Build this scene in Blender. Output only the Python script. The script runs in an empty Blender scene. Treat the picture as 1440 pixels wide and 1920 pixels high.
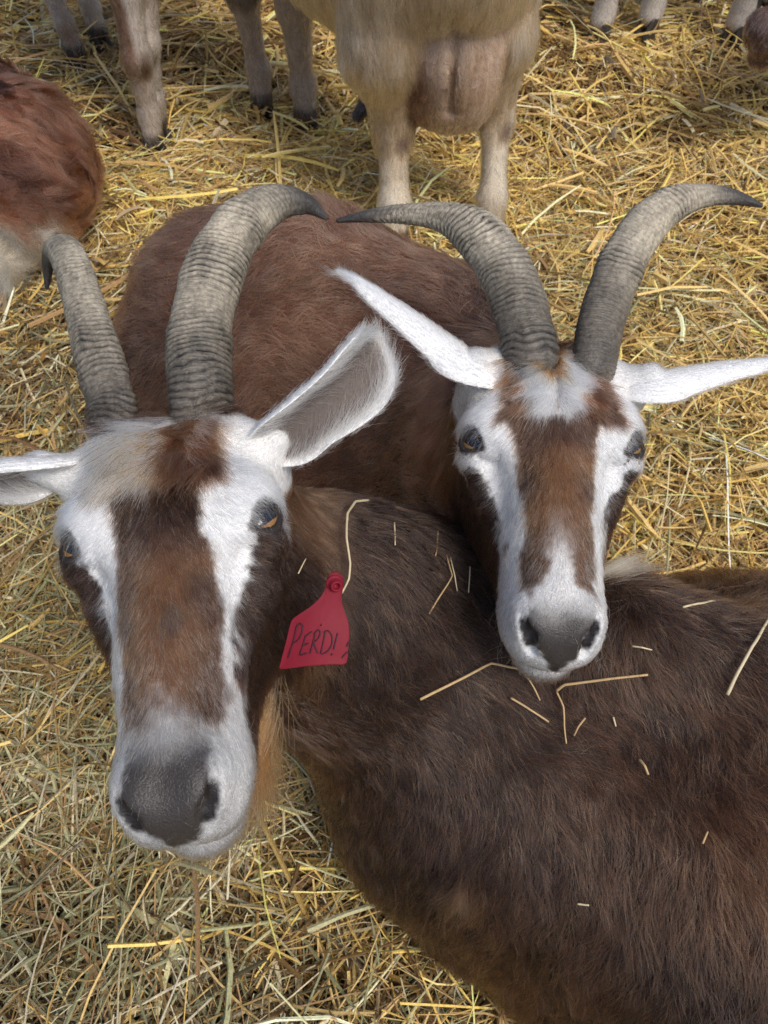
import bpy, math, os
import numpy as np
from mathutils import Matrix, Vector

FAST = os.environ.get('GOAT_FAST') is not None
scene = bpy.context.scene

# ------------------------------------------------------------------ camera
CAM_H, PITCH, FPX = 0.95, math.radians(56.0), 1500.0
cam_d = bpy.data.cameras.new('camera')
cam = bpy.data.objects.new('camera', cam_d)
scene.collection.objects.link(cam)
cam.location = (0, 0, CAM_H)
cam.rotation_euler = (math.pi / 2 - PITCH, 0, 0)
cam_d.sensor_fit = 'VERTICAL'
cam_d.sensor_height = 24.0
cam_d.sensor_width = 18.0
cam_d.lens = 24.0 * FPX / 1920.0
cam_d.clip_start = 0.02
cam_d.clip_end = 60
cam_d.dof.use_dof = True
cam_d.dof.focus_distance = 0.50
cam_d.dof.aperture_fstop = 15.0
scene.camera = cam

# ------------------------------------------------------------------ light
SUN_EL, SUN_AZ = 58.0, 138.0          # azimuth measured from +Y towards +X
world = bpy.data.worlds.new('World')
scene.world = world
world.use_nodes = True
nt = world.node_tree
nt.nodes.clear()
wo = nt.nodes.new('ShaderNodeOutputWorld')
bg = nt.nodes.new('ShaderNodeBackground')
sky = nt.nodes.new('ShaderNodeTexSky')
sky.sky_type = 'NISHITA'
sky.sun_disc = False
sky.sun_elevation = math.radians(SUN_EL)
sky.sun_rotation = math.radians(SUN_AZ)
sky.air_density = 1.0
sky.dust_density = 2.5
bg.inputs['Strength'].default_value = 0.082
nt.links.new(sky.outputs[0], bg.inputs[0])
nt.links.new(bg.outputs[0], wo.inputs[0])
sun_d = bpy.data.lights.new('sun', 'SUN')
sun_d.energy = 1.5
sun_d.angle = math.radians(22)
sun_d.color = (1.0, 0.95, 0.88)
sun = bpy.data.objects.new('sun', sun_d)
scene.collection.objects.link(sun)
_az, _el = math.radians(SUN_AZ), math.radians(SUN_EL)
_to = Vector((math.sin(_az) * math.cos(_el), math.cos(_az) * math.cos(_el), math.sin(_el)))
sun.rotation_euler = _to.to_track_quat('Z', 'Y').to_euler()
sun.location = (0, 0, 6)
vs = scene.view_settings
vs.view_transform = 'Standard'
vs.look = 'None'
vs.exposure = 0.74
vs.gamma = 1.0
vs.use_curve_mapping = False
scene.cycles.max_bounces = 14
scene.cycles.diffuse_bounces = 4
scene.cycles.glossy_bounces = 12
scene.cycles.transmission_bounces = 14
scene.cycles.use_adaptive_sampling = True
scene.cycles.adaptive_threshold = 0.02
scene.cycles.use_denoising = True
scene.cycles.denoising_prefilter = 'NONE'
scene.cycles_curves.shape = 'RIBBONS'
scene.cycles_curves.subdivisions = 2

# ------------------------------------------------------------------ helpers
rng = np.random.default_rng(7)
A3 = lambda *a: np.array(a, float)
FW = A3(0, math.cos(PITCH), -math.sin(PITCH))
RT = A3(1, 0, 0)
UP = A3(0, math.sin(PITCH), math.cos(PITCH))
EYE = A3(0, 0, CAM_H)


def at(px, py, d):
    """world point seen at photo pixel (px, py), d metres deep along the lens axis"""
    return EYE + d * (FW + RT * (px - 720) / FPX - UP * (py - 960) / FPX)


def ray(px, py):
    v = FW + RT * (px - 720) / FPX - UP * (py - 960) / FPX
    return v / np.linalg.norm(v)


def unit(v):
    v = np.asarray(v, float)
    return v / (np.linalg.norm(v, axis=-1, keepdims=True) + 1e-12)


def smooth(a, b, x):
    t = np.clip((x - a) / (b - a), 0, 1)
    return t * t * (3 - 2 * t)


def _hash(i, j, k, s):
    n = (i * 374761393 + j * 668265263 + k * 1274126177 + s * 362437) & 0xFFFFFFFF
    n = ((n ^ (n >> 13)) * 1103515245) & 0xFFFFFFFF
    n = ((n ^ (n >> 16)) * 2654435761) & 0xFFFFFFFF
    return ((n ^ (n >> 15)) & 0xFFFFFF) / float(0xFFFFFF)


def noise(p, f, s=0):
    """value noise in -1..1"""
    q = np.asarray(p, float) * f
    i = np.floor(q).astype(np.int64)
    t = q - i
    t = t * t * (3 - 2 * t)
    r = 0
    for dx in (0, 1):
        for dy in (0, 1):
            for dz in (0, 1):
                w = (t[:, 0] if dx else 1 - t[:, 0]) * (t[:, 1] if dy else 1 - t[:, 1]) * (t[:, 2] if dz else 1 - t[:, 2])
                r = r + w * _hash(i[:, 0] + dx, i[:, 1] + dy, i[:, 2] + dz, s)
    return r * 2 - 1


def noise3(p, f, s=0):
    return np.stack([noise(p, f, s + 11 * c) for c in range(3)], 1)


def link(o, parent=None):
    scene.collection.objects.link(o)
    if parent is not None:
        o.parent = parent
        o.matrix_parent_inverse = Matrix.Identity(4)
        if parent.type == 'EMPTY' and parent.parent is None:
            o.location = -parent.location
    return o


def make_mesh(name, V, Fc, mat, parent=None, smooth_sh=True, cols=None):
    """V (n,3), Fc (m,3|4) -> one mesh object, per-vertex colour in 'col'"""
    me = bpy.data.meshes.new(name)
    V = np.asarray(V, np.float32)
    Fc = np.asarray(Fc, np.int32)
    k = Fc.shape[1]
    me.vertices.add(len(V))
    me.vertices.foreach_set('co', V.ravel())
    me.loops.add(Fc.size)
    me.loops.foreach_set('vertex_index', Fc.ravel())
    me.polygons.add(len(Fc))
    me.polygons.foreach_set('loop_start', np.arange(0, Fc.size, k, dtype=np.int32))
    me.polygons.foreach_set('loop_total', np.full(len(Fc), k, np.int32))
    me.polygons.foreach_set('use_smooth', np.full(len(Fc), bool(smooth_sh)))
    if cols is not None:
        a = me.attributes.new('col', 'FLOAT_COLOR', 'POINT')
        c = np.ones((len(V), 4), np.float32)
        c[:, :3] = cols
        a.data.foreach_set('color', c.ravel())
    me.update(calc_edges=True)
    me.materials.append(mat)
    return link(bpy.data.objects.new(name, me), parent)


def thing(name, loc, label, cat, group=None):
    o = bpy.data.objects.new(name, None)
    o.empty_display_size = 0.05
    scene.collection.objects.link(o)
    o.location = loc
    tag(o, label, cat, group)
    return o


def tag(o, label, cat, group=None):
    o['label'] = label
    o['category'] = cat
    if group:
        o['group'] = group
    return o


# ------------------------------------------------------------------ materials
def new_mat(name):
    m = bpy.data.materials.new(name)
    m.use_nodes = True
    n = m.node_tree
    b = n.nodes['Principled BSDF']
    return m, n, b


def mat_plain(name, col, rough=0.6, spec=0.3, bump=0.0, scale=200, var=0.0):
    m, n, b = new_mat(name)
    b.inputs['Base Color'].default_value = (*col, 1)
    b.inputs['Roughness'].default_value = rough
    b.inputs['Specular IOR Level'].default_value = spec
    if bump or var:
        tx = n.nodes.new('ShaderNodeTexNoise')
        tx.inputs['Scale'].default_value = scale
        tx.inputs['Detail'].default_value = 5
        tc = n.nodes.new('ShaderNodeTexCoord')
        n.links.new(tc.outputs['Object'], tx.inputs['Vector'])
        if bump:
            bp = n.nodes.new('ShaderNodeBump')
            bp.inputs['Strength'].default_value = bump
            bp.inputs['Distance'].default_value = 0.002
            n.links.new(tx.outputs['Fac'], bp.inputs['Height'])
            n.links.new(bp.outputs['Normal'], b.inputs['Normal'])
        if var:
            mx = n.nodes.new('ShaderNodeMix')
            mx.data_type = 'RGBA'
            mx.inputs['A'].default_value = (*[c * (1 - var) for c in col], 1)
            mx.inputs['B'].default_value = (*[min(1, c * (1 + var)) for c in col], 1)
            n.links.new(tx.outputs['Fac'], mx.inputs['Factor'])
            n.links.new(mx.outputs['Result'], b.inputs['Base Color'])
    return m


def mat_attr(name, rough=0.7, spec=0.2, bump=0.0, scale=300, grain=0.25, grain_scale=450):
    m, n, b = new_mat(name)
    at_ = n.nodes.new('ShaderNodeAttribute')
    at_.attribute_name = 'col'
    g1 = n.nodes.new('ShaderNodeTexNoise')
    g1.inputs['Scale'].default_value = grain_scale
    g1.inputs['Detail'].default_value = 6
    tc0 = n.nodes.new('ShaderNodeTexCoord')
    n.links.new(tc0.outputs['Object'], g1.inputs['Vector'])
    mr = n.nodes.new('ShaderNodeMapRange')
    mr.inputs['From Min'].default_value = 0.3
    mr.inputs['From Max'].default_value = 0.7
    mr.inputs['To Min'].default_value = 1 - grain
    mr.inputs['To Max'].default_value = 1 + grain
    n.links.new(g1.outputs['Fac'], mr.inputs['Value'])
    ml = n.nodes.new('ShaderNodeVectorMath')
    ml.operation = 'SCALE'
    n.links.new(at_.outputs['Color'], ml.inputs[0])
    n.links.new(mr.outputs['Result'], ml.inputs['Scale'])
    n.links.new(ml.outputs['Vector'], b.inputs['Base Color'])
    b.inputs['Roughness'].default_value = rough
    b.inputs['Specular IOR Level'].default_value = spec
    if bump:
        tx = n.nodes.new('ShaderNodeTexNoise')
        tx.inputs['Scale'].default_value = scale
        tx.inputs['Detail'].default_value = 4
        tc = n.nodes.new('ShaderNodeTexCoord')
        n.links.new(tc.outputs['Object'], tx.inputs['Vector'])
        bp = n.nodes.new('ShaderNodeBump')
        bp.inputs['Strength'].default_value = bump
        bp.inputs['Distance'].default_value = 0.001
        n.links.new(tx.outputs['Fac'], bp.inputs['Height'])
        n.links.new(bp.outputs['Normal'], b.inputs['Normal'])
    return m


def mat_hair(name):
    m = bpy.data.materials.new(name)
    m.use_nodes = True
    n = m.node_tree
    n.nodes.clear()
    out = n.nodes.new('ShaderNodeOutputMaterial')
    h = n.nodes.new('ShaderNodeBsdfHairPrincipled')
    h.model = 'CHIANG'
    h.parametrization = 'COLOR'
    a = n.nodes.new('ShaderNodeAttribute')
    a.attribute_name = 'col'
    h.inputs['Roughness'].default_value = 0.30
    h.inputs['Radial Roughness'].default_value = 0.45
    h.inputs['Random Roughness'].default_value = 0.3
    h.inputs['IOR'].default_value = 1.42
    n.links.new(a.outputs['Color'], h.inputs['Color'])
    n.links.new(h.outputs[0], out.inputs['Surface'])
    return m


M_SKIN = mat_attr('goat_skin', 0.6, 0.22, bump=0.45, scale=750, grain=0.16, grain_scale=600)
M_NOSE = mat_attr('nose_leather', 0.36, 0.40, bump=0.55, scale=900, grain=0.20, grain_scale=700)
M_FUR = mat_hair('goat_fur')


# ------------------------------------------------------------------ implicit animal bodies
class Solid:
    """smooth union / subtraction of ellipsoids and tapered capsules, in world space"""

    def __init__(self):
        self.pr = []

    def ell(self, c, r, ax=None, k=0.03, sub=False):
        self.pr.append(('e', np.asarray(c, float), np.eye(3) if ax is None else np.asarray(ax, float), np.asarray(r, float), k, sub))

    def cap(self, a, b, ra, rb, k=0.03, sub=False):
        self.pr.append(('c', np.asarray(a, float), np.asarray(b, float), ra, rb, k, sub))

    def chain(self, pts, rad, k=0.03):
        for i in range(len(pts) - 1):
            self.cap(pts[i], pts[i + 1], rad[i], rad[i + 1], k)

    def __call__(self, P):
        P = np.asarray(P, float)
        d = np.full(len(P), 10.0)
        for q in self.pr:
            if q[0] == 'e':
                _, c, ax, r, k, sub = q
                l = (P - c) @ ax.T
                k0 = np.linalg.norm(l / r, axis=1)
                k1 = np.linalg.norm(l / (r * r), axis=1) + 1e-9
                e = k0 * (k0 - 1) / k1
                near = k0 < 0.3
                e = np.where(near, (k0 - 1) * r.min(), e)
            else:
                _, a, b, ra, rb, k, sub = q
                ba = b - a
                t = np.clip(((P - a) @ ba) / (ba @ ba + 1e-12), 0, 1)
                e = np.linalg.norm(P - a - t[:, None] * ba, axis=1) - (ra + (rb - ra) * t)
            if sub:
                h = np.clip(0.5 - 0.5 * (d + e) / k, 0, 1)
                d = d * (1 - h) + (-e) * h + k * h * (1 - h)
            else:
                h = np.clip(0.5 + 0.5 * (e - d) / k, 0, 1)
                d = e * (1 - h) + d * h - k * h * (1 - h)
        return d

    def grad(self, P, e=0.0012):
        g = np.zeros((len(P), 3))
        for s in ((1, -1, -1), (-1, -1, 1), (-1, 1, -1), (1, 1, 1)):
            s = np.array(s, float)
            g += s * self(P + e * s)[:, None]
        return unit(g)

    def hit(self, px, py, t0=0.25, t1=3.0):
        v = ray(px, py)
        t = t0
        for _ in range(200):
            d = self((EYE + v * t)[None])[0]
            if d < 0.0006:
                break
            t += max(d * 0.7, 0.0006)
            if t > t1:
                return None, None
        p = EYE + v * t
        return p, self.grad(p[None])[0]


def polygonise(S, lo, hi, h, clip=None):
    """naive surface nets of the solid inside the box lo..hi at spacing h"""
    lo = np.asarray(lo, float)
    n = [int(math.ceil((hi[i] - lo[i]) / h / 4)) * 4 + 4 for i in range(3)]
    cs = [np.arange(2, n[i], 4) * h + lo[i] for i in range(3)]
    G = np.stack(np.meshgrid(*cs, indexing='ij'), -1)
    sh = G.shape[:3]
    dc = S(G.reshape(-1, 3)).reshape(sh)
    vol = np.repeat(np.repeat(np.repeat(dc, 4, 0), 4, 1), 4, 2).astype(np.float32)
    need = np.abs(vol) < 4 * h * 1.5
    I = np.argwhere(need)
    out = np.empty(len(I), np.float32)
    for s in range(0, len(I), 400000):
        out[s:s + 400000] = S(I[s:s + 400000] * h + lo)
    vol[need] = out
    s = vol < 0
    c = [slice(None, -1), slice(1, None)]
    cnt = np.zeros([m - 1 for m in vol.shape], np.int8)
    for a in (0, 1):
        for b in (0, 1):
            for d in (0, 1):
                cnt += s[c[a], c[b], c[d]]
    act = (cnt > 0) & (cnt < 8)
    C = np.argwhere(act)
    idx = np.full(act.shape, -1, np.int64)
    idx[act] = np.arange(len(C))
    V = (C + 0.5) * h + lo
    for _ in range(3):
        V = V - S(V)[:, None] * S.grad(V) * 0.9
    Q = []
    for a in range(3):
        b, d = (a + 1) % 3, (a + 2) % 3
        sl0 = [slice(None)] * 3
        sl1 = [slice(None)] * 3
        sl0[a] = slice(None, -1)
        sl1[a] = slice(1, None)
        s0, s1 = s[tuple(sl0)], s[tuple(sl1)]
        E = np.argwhere(s0 != s1)
        ok = (E[:, b] > 0) & (E[:, d] > 0) & (E[:, b] < act.shape[b]) & (E[:, d] < act.shape[d])
        E = E[ok]
        ins = s0[E[:, 0], E[:, 1], E[:, 2]]
        def ix(ob, od):
            T = E.copy()
            T[:, b] -= ob
            T[:, d] -= od
            return idx[T[:, 0], T[:, 1], T[:, 2]]
        q = np.stack([ix(1, 1), ix(0, 1), ix(0, 0), ix(1, 0)], 1)
        q[~ins] = q[~ins][:, ::-1]
        Q.append(q)
    Q = np.concatenate(Q)
    Q = Q[(Q >= 0).all(1)]
    if clip is not None:
        keep = clip(V[Q].mean(1))
        Q = Q[keep]
        u, inv = np.unique(Q, return_inverse=True)
        V, Q = V[u], inv.reshape(Q.shape)
    return V, Q


def loft(rings, close=True):
    """rings: (n, m, 3) -> V, F quads (tube)"""
    R = np.asarray(rings, float)
    n, m = R.shape[:2]
    V = R.reshape(-1, 3)
    i = np.arange(n - 1)[:, None] * m
    j = np.arange(m)[None]
    jn = (j + 1) % m
    F = np.stack([i + j, i + jn, i + m + jn, i + m + j], -1).reshape(-1, 4)
    return V, F


def spline(P, n):
    """Catmull-Rom through P (k, d) -> n samples"""
    P = np.asarray(P, float)
    k = len(P)
    Q = np.vstack([2 * P[0] - P[1], P, 2 * P[-1] - P[-2]])
    t = np.linspace(0, k - 1 - 1e-9, n)
    i = t.astype(int)
    f = (t - i)[:, None]
    a, b, c, d = Q[i], Q[i + 1], Q[i + 2], Q[i + 3]
    return 0.5 * (2 * b + (c - a) * f + (2 * a - 5 * b + 4 * c - d) * f * f + (3 * b - a - 3 * c + d) * f ** 3)


# ------------------------------------------------------------------ coat of hair
def sample_surface(V, Q, nrm, n_total, dens):
    T = np.concatenate([Q[:, [0, 1, 2]], Q[:, [0, 2, 3]]])
    a, b, c = V[T[:, 0]], V[T[:, 1]], V[T[:, 2]]
    area = 0.5 * np.linalg.norm(np.cross(b - a, c - a), axis=1)
    w = area * dens((a + b + c) / 3)
    cs = np.cumsum(w)
    f = np.searchsorted(cs, rng.random(n_total) * cs[-1])
    f = np.clip(f, 0, len(T) - 1)
    u, v = rng.random(n_total), rng.random(n_total)
    fl = u + v > 1
    u[fl], v[fl] = 1 - u[fl], 1 - v[fl]
    P = a[f] + (b - a)[f] * u[:, None] + (c - a)[f] * v[:, None]
    N = unit(nrm[T[f, 0]] * (1 - u - v)[:, None] + nrm[T[f, 1]] * u[:, None] + nrm[T[f, 2]] * v[:, None])
    return P, N


def coat(name, parent, P, N, flow, length, cols, rad=0.00016, lift=0.35, droop=0.3, clump=0.012, clump_f=0.5,
         wild=0.25, npts=5, curl=0.0, curl_f=60.0, mat=None, clump_tone=0.0):
    """hair strands rooted at P; flow = wanted direction, cols (n,3) per strand"""
    n = len(P)
    flow = flow + wild * rng.normal(size=(n, 3)) * np.linalg.norm(flow, axis=1, keepdims=True)
    tan = unit(flow - (flow * N).sum(1, keepdims=True) * N)
    lift = np.asarray(lift) * (0.7 + 0.6 * rng.random(n))
    d = unit(tan + N * lift[:, None])
    L = (length * (0.65 + 0.5 * rng.random(n)))[:, None]
    # clumps: strands of one jittered cell lean to a common tip
    clump_f = np.reshape(np.asarray(clump_f, float), (-1, 1))
    if np.any(clump_f > 0):
        cell = np.floor(P / clump + 0.35 * noise3(P, 0.7 / clump, 5)).astype(np.int64)
        jit = np.stack([_hash(cell[:, 0], cell[:, 1], cell[:, 2], 90 + c) for c in range(3)], 1)
        cen = (cell + 0.2 + 0.6 * jit) * clump
        jd = np.stack([_hash(cell[:, 0], cell[:, 1], cell[:, 2], 70 + c) for c in range(3)], 1) - 0.5
        off = cen - P
        off = off - (off * N).sum(1, keepdims=True) * N
        off = off + jd * L * 0.55
    else:
        off = np.zeros_like(P)
    out = np.empty((n, npts, 3), np.float32)
    g = np.array([0, 0, -1.0])
    gt = g - (N @ g)[:, None] * N
    side = np.cross(N, tan)
    ph = noise3(P, 45, 3)[:, :1] * 5
    for i in range(npts):
        t = i / (npts - 1)
        p = P + d * L * t + gt * (droop * L * t * t) - N * (L * (0.5 * lift[:, None]) * t * t)
        p = p + off * (clump_f * t ** 1.5)
        if np.any(curl):
            p = p + side * (curl * L * np.sin(curl_f * L * t + ph)) + N * (0.4 * curl * L * np.sin(curl_f * L * t + ph + 1.2) * t)
        out[:, i] = p
    cu = bpy.data.hair_curves.new(name)
    cu.add_curves([npts] * n)
    cu.attributes['position'].data.foreach_set('vector', out.ravel())
    r = np.linspace(1, 0.12, npts) ** 0.7
    rr = (np.asarray(rad) * (0.7 + 0.6 * rng.random(n)))[:, None] * r[None]
    ra = cu.attributes.get('radius') or cu.attributes.new('radius', 'FLOAT', 'POINT')
    ra.data.foreach_set('value', rr.astype(np.float32).ravel())
    ca = cu.attributes.new('col', 'FLOAT_COLOR', 'CURVE')
    c4 = np.ones((n, 4), np.float32)
    if np.any(clump_tone):
        tone = np.exp(np.asarray(clump_tone) * (2 * _hash(cell[:, 0], cell[:, 1], cell[:, 2], 55) - 1) * 1.2)
        cols = cols * tone[:, None]
    c4[:, :3] = np.clip(cols, 0.004, 0.95)
    ca.data.foreach_set('color', c4.ravel())
    cu.materials.append(mat or M_FUR)
    return link(bpy.data.objects.new(name, cu), parent)


def vary(c, amt=0.25, n=None):
    """individual strands of one coat differ in tone"""
    k = np.exp(amt * rng.normal(size=(len(c), 1)))
    return c * k


# ------------------------------------------------------------------ goat head
class Frame:
    """head frame: x to the picture's right, y towards the nose, z out of the face"""

    def __init__(self, org, X, Y, Z, s=1.0, fy=1.0):
        self.jaw = 0.030
        self.o, self.s, self.fy = np.asarray(org, float), s, fy      # fy: length of the muzzle
        self.M = np.stack([unit(X), unit(Y), unit(Z)])

    def w(self, x, y, z):
        return self.o + self.s * (A3(x, y * self.fy if y > 0 else y, z) @ self.M)

    def l(self, P):
        q = ((P - self.o) @ self.M.T) / self.s
        q[:, 1] = np.where(q[:, 1] > 0, q[:, 1] / self.fy, q[:, 1])
        return q

    def dirs(self, D):
        return D @ self.M


def head_frame(px, py, d, pitch, yaw, roll, s=1.0, fy=1.0):
    """pitch>0 nose towards the lens, yaw>0 face turned to the right, roll>0 clockwise"""
    p, y, r = (math.radians(v) for v in (pitch, yaw, roll))
    X, Y, Z = A3(1, 0, 0), A3(0, 1, 0), A3(0, 0, 1)       # right, down, to viewer
    def rp(v): return A3(v[0], v[1] * math.cos(p) - v[2] * math.sin(p), v[1] * math.sin(p) + v[2] * math.cos(p))
    def ry(v): return A3(v[0] * math.cos(y) + v[2] * math.sin(y), v[1], -v[0] * math.sin(y) + v[2] * math.cos(y))
    def rr(v): return A3(v[0] * math.cos(r) - v[1] * math.sin(r), v[0] * math.sin(r) + v[1] * math.cos(r), v[2])
    f = lambda v: (lambda q: q[0] * RT - q[1] * UP - q[2] * FW)(rr(ry(rp(v))))
    return Frame(at(px, py, d), f(X), f(Y), f(Z), s, fy)


EYE_X, EYE_Y, EYE_Z, EYE_R = 0.0535, 0.002, -0.0195, 0.0140


def eye_axes(q):
    out = unit(A3(q * 0.63, 0.18, 0.76))
    along = A3(q * 0.62, -0.62, -0.30)
    along = unit(along - (along @ out) * out)
    up = np.cross(out, along)
    if up[1] > 0:
        up = -up
    return along, up, out


def head_solid(S, H):
    s = H.s
    ax = H.M
    E = lambda x, y, z, rx, ry, rz, k=0.025, sub=False: S.ell(H.w(x, y, z), A3(rx, ry, rz) * s, ax, k * s, sub)
    C = lambda a, b, ra, rb, k=0.02, sub=False: S.cap(H.w(*a), H.w(*b), ra * s, rb * s, k * s, sub)
    E(0, -0.032, -0.043, 0.045, 0.054, 0.056, 0.02)              # skull
    E(0, 0.035, -0.045, 0.040, 0.095, 0.050, 0.03)               # face wedge
    E(0, 0.090, -0.044, 0.0320, 0.085, 0.037, 0.02)              # nasal bridge
    E(0, 0.140, -0.046, 0.0325, 0.032, 0.034, 0.02)              # upper lip
    C((0, 0.02, -0.010), (0, 0.130, -0.024), 0.014, 0.013, 0.02)
    for q in (-1, 1):
        E(q * 0.0435, -0.012, -0.017, 0.025, 0.028, 0.023, 0.022)  # brow
        E(q * 0.041, 0.018, -0.034, 0.015, 0.028, 0.022, 0.025)   # cheekbone
        C((q * 0.045, 0.022, -0.038), (q * 0.034, 0.075, -0.047), 0.008, 0.004, 0.012)   # facial crest
        E(q * 0.047, 0.050, -0.012, 0.010, 0.030, 0.012, 0.015, True)
        E(q * H.jaw, 0.014, -0.082, 0.023, 0.050, 0.040, 0.03)    # jaw muscle
        C((q * 0.026, 0.01, -0.105), (q * 0.010, 0.130, -0.074), 0.021, 0.017, 0.03)
        E(q * 0.030, -0.068, -0.022, 0.026, 0.020, 0.024, 0.02)   # horn boss
        C((q * 0.036, -0.050, -0.042), (q * 0.050, -0.058, -0.046), 0.022, 0.018, 0.02)
        E(q * 0.0165, 0.151, -0.047, 0.0175, 0.024, 0.025, 0.012)   # lips
        E(q * 0.0165, 0.153, -0.022, 0.0125, 0.017, 0.013, 0.012) # nostril wing
    E(0, 0.150, -0.087, 0.026, 0.027, 0.019, 0.012)              # chin
    E(0, 0.160, -0.034, 0.017, 0.013, 0.016, 0.014)              # nose pad
    for q in (-1, 1):
        C((q * 0.0172, 0.176, -0.031), (q * 0.0205, 0.169, -0.019), 0.0028, 0.0045, 0.005, True)
        C((q * 0.0205, 0.169, -0.019), (q * 0.0262, 0.156, -0.012), 0.0043, 0.0018, 0.005, True)
        C((q * 0.003, 0.172, -0.060), (q * 0.022, 0.163, -0.066), 0.0014, 0.0014, 0.005, True)
        C((q * 0.022, 0.163, -0.066), (q * 0.036, 0.130, -0.070), 0.0014, 0.0012, 0.005, True)
        # socket, then the two lids hugging the eyeball
        al, up, out = eye_axes(q)
        c0 = A3(q * EYE_X, EYE_Y, EYE_Z)
        E(*(c0 + up * 0.0120 - out * 0.001), 0.0125, 0.0125, 0.0125, 0.010)
        E(*(c0 - up * 0.0105 - out * 0.002), 0.0120, 0.0120, 0.0120, 0.010)
        E(*c0, EYE_R + 0.0006, EYE_R + 0.0006, EYE_R + 0.0006, 0.0025, True)
        E(*(c0 + out * 0.012), 0.0120, 0.0085, 0.0100, 0.003, True)
        E(*(c0 - al * 0.0150 + out * 0.0030), 0.0062, 0.0062, 0.0070, 0.004)
        for e1, rad in ((0.66, 0.0028), (-0.66, 0.0022)):
            pr = None
            for t in np.linspace(-1, 1, 9):
                aa, ee = t * 1.12, e1 * (1 - t * t) + 0.02
                pt = c0 + (EYE_R + 0.0004) * (al * math.sin(aa) + (out * math.cos(ee) + up * math.sin(ee)) * math.cos(aa))
                rr = rad * (1 - 0.35 * t * t)
                if pr is not None:
                    C(tuple(pr[0]), tuple(pt), pr[1], rr, 0.0022)
                pr = (pt, rr)
    C((0, 0.174, -0.038), (0, 0.176, -0.060), 0.0012, 0.0016, 0.005, True)
    C((0, -0.070, 0.006), (0, -0.01, 0.018), 0.001, 0.001, 0.012, True)


def eye_mesh(H, q, parent, mat):
    """eyeball; its material reads local coordinates for the slit pupil"""
    c = H.w(q * EYE_X, EYE_Y, EYE_Z)
    along, up, out = (H.dirs(v) for v in eye_axes(q))
    if np.cross(along, up) @ out < 0:
        along = -along
    th = np.linspace(0, math.pi, 25)
    ph = np.linspace(0, 2 * math.pi, 33)[:-1]
    R = EYE_R * H.s
    rings = np.stack([np.stack([np.sin(t) * np.cos(ph), np.sin(t) * np.sin(ph), np.full_like(ph, math.cos(t))], 1) for t in th])
    V, F = loft(rings * R)
    me = make_mesh('eye', V, F, mat, parent)
    me.matrix_local = Matrix.Translation(Vector(c) - parent.location) @ Matrix(np.stack([along, up, out], 1).tolist()).to_4x4()
    return me


def mat_eye():
    m, n, b = new_mat('goat_eye')
    tc = n.nodes.new('ShaderNodeTexCoord')
    sp = n.nodes.new('ShaderNodeSeparateXYZ')
    n.links.new(tc.outputs['Object'], sp.inputs[0])
    def math_(op, a, bb):
        k = n.nodes.new('ShaderNodeMath')
        k.operation = op
        for i, v in enumerate((a, bb)):
            if hasattr(v, 'links'):
                n.links.new(v, k.inputs[i])
            else:
                k.inputs[i].default_value = v
        return k.outputs[0]
    ax = math_('ABSOLUTE', sp.outputs[0], 0.0)
    ay = math_('ABSOLUTE', math_('SUBTRACT', sp.outputs[1], 0.0027), 0.0)
    pup = math_('LESS_THAN', math_('ADD', math_('POWER', math_('DIVIDE', ax, 0.0105), 4.0), math_('POWER', math_('DIVIDE', ay, 0.0058), 4.0)), 1.0)
    r2 = math_('ADD', math_('POWER', ax, 2.0), math_('POWER', math_('ABSOLUTE', sp.outputs[1], 0.0), 2.0))
    ring = math_('LESS_THAN', r2, 0.0128 ** 2)
    nz = n.nodes.new('ShaderNodeTexNoise')
    nz.inputs['Scale'].default_value = 700
    n.links.new(tc.outputs['Object'], nz.inputs['Vector'])
    iris = n.nodes.new('ShaderNodeMix')
    iris.data_type = 'RGBA'
    iris.inputs['A'].default_value = (0.16, 0.075, 0.024, 1)
    iris.inputs['B'].default_value = (0.34, 0.185, 0.065, 1)
    n.links.new(nz.outputs['Fac'], iris.inputs['Factor'])
    m1 = n.nodes.new('ShaderNodeMix')
    m1.data_type = 'RGBA'
    m1.inputs['A'].default_value = (0.03, 0.02, 0.016, 1)
    n.links.new(ring, m1.inputs['Factor'])
    n.links.new(iris.outputs['Result'], m1.inputs['B'])
    m2 = n.nodes.new('ShaderNodeMix')
    m2.data_type = 'RGBA'
    m2.inputs['B'].default_value = (0.004, 0.005, 0.010, 1)
    n.links.new(m1.outputs['Result'], m2.inputs['A'])
    n.links.new(pup, m2.inputs['Factor'])
    n.links.new(m2.outputs['Result'], b.inputs['Base Color'])
    b.inputs['Roughness'].default_value = 0.08
    b.inputs['Coat Weight'].default_value = 0.6
    b.inputs['Coat Roughness'].default_value = 0.02
    return m


M_EYE = mat_eye()


# ------------------------------------------------------------------ horns
def mat_horn():
    return mat_attr('goat_horn', 0.42, 0.4, bump=0.7, scale=700, grain=0.35, grain_scale=350)


M_HORN = mat_horn()


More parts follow.
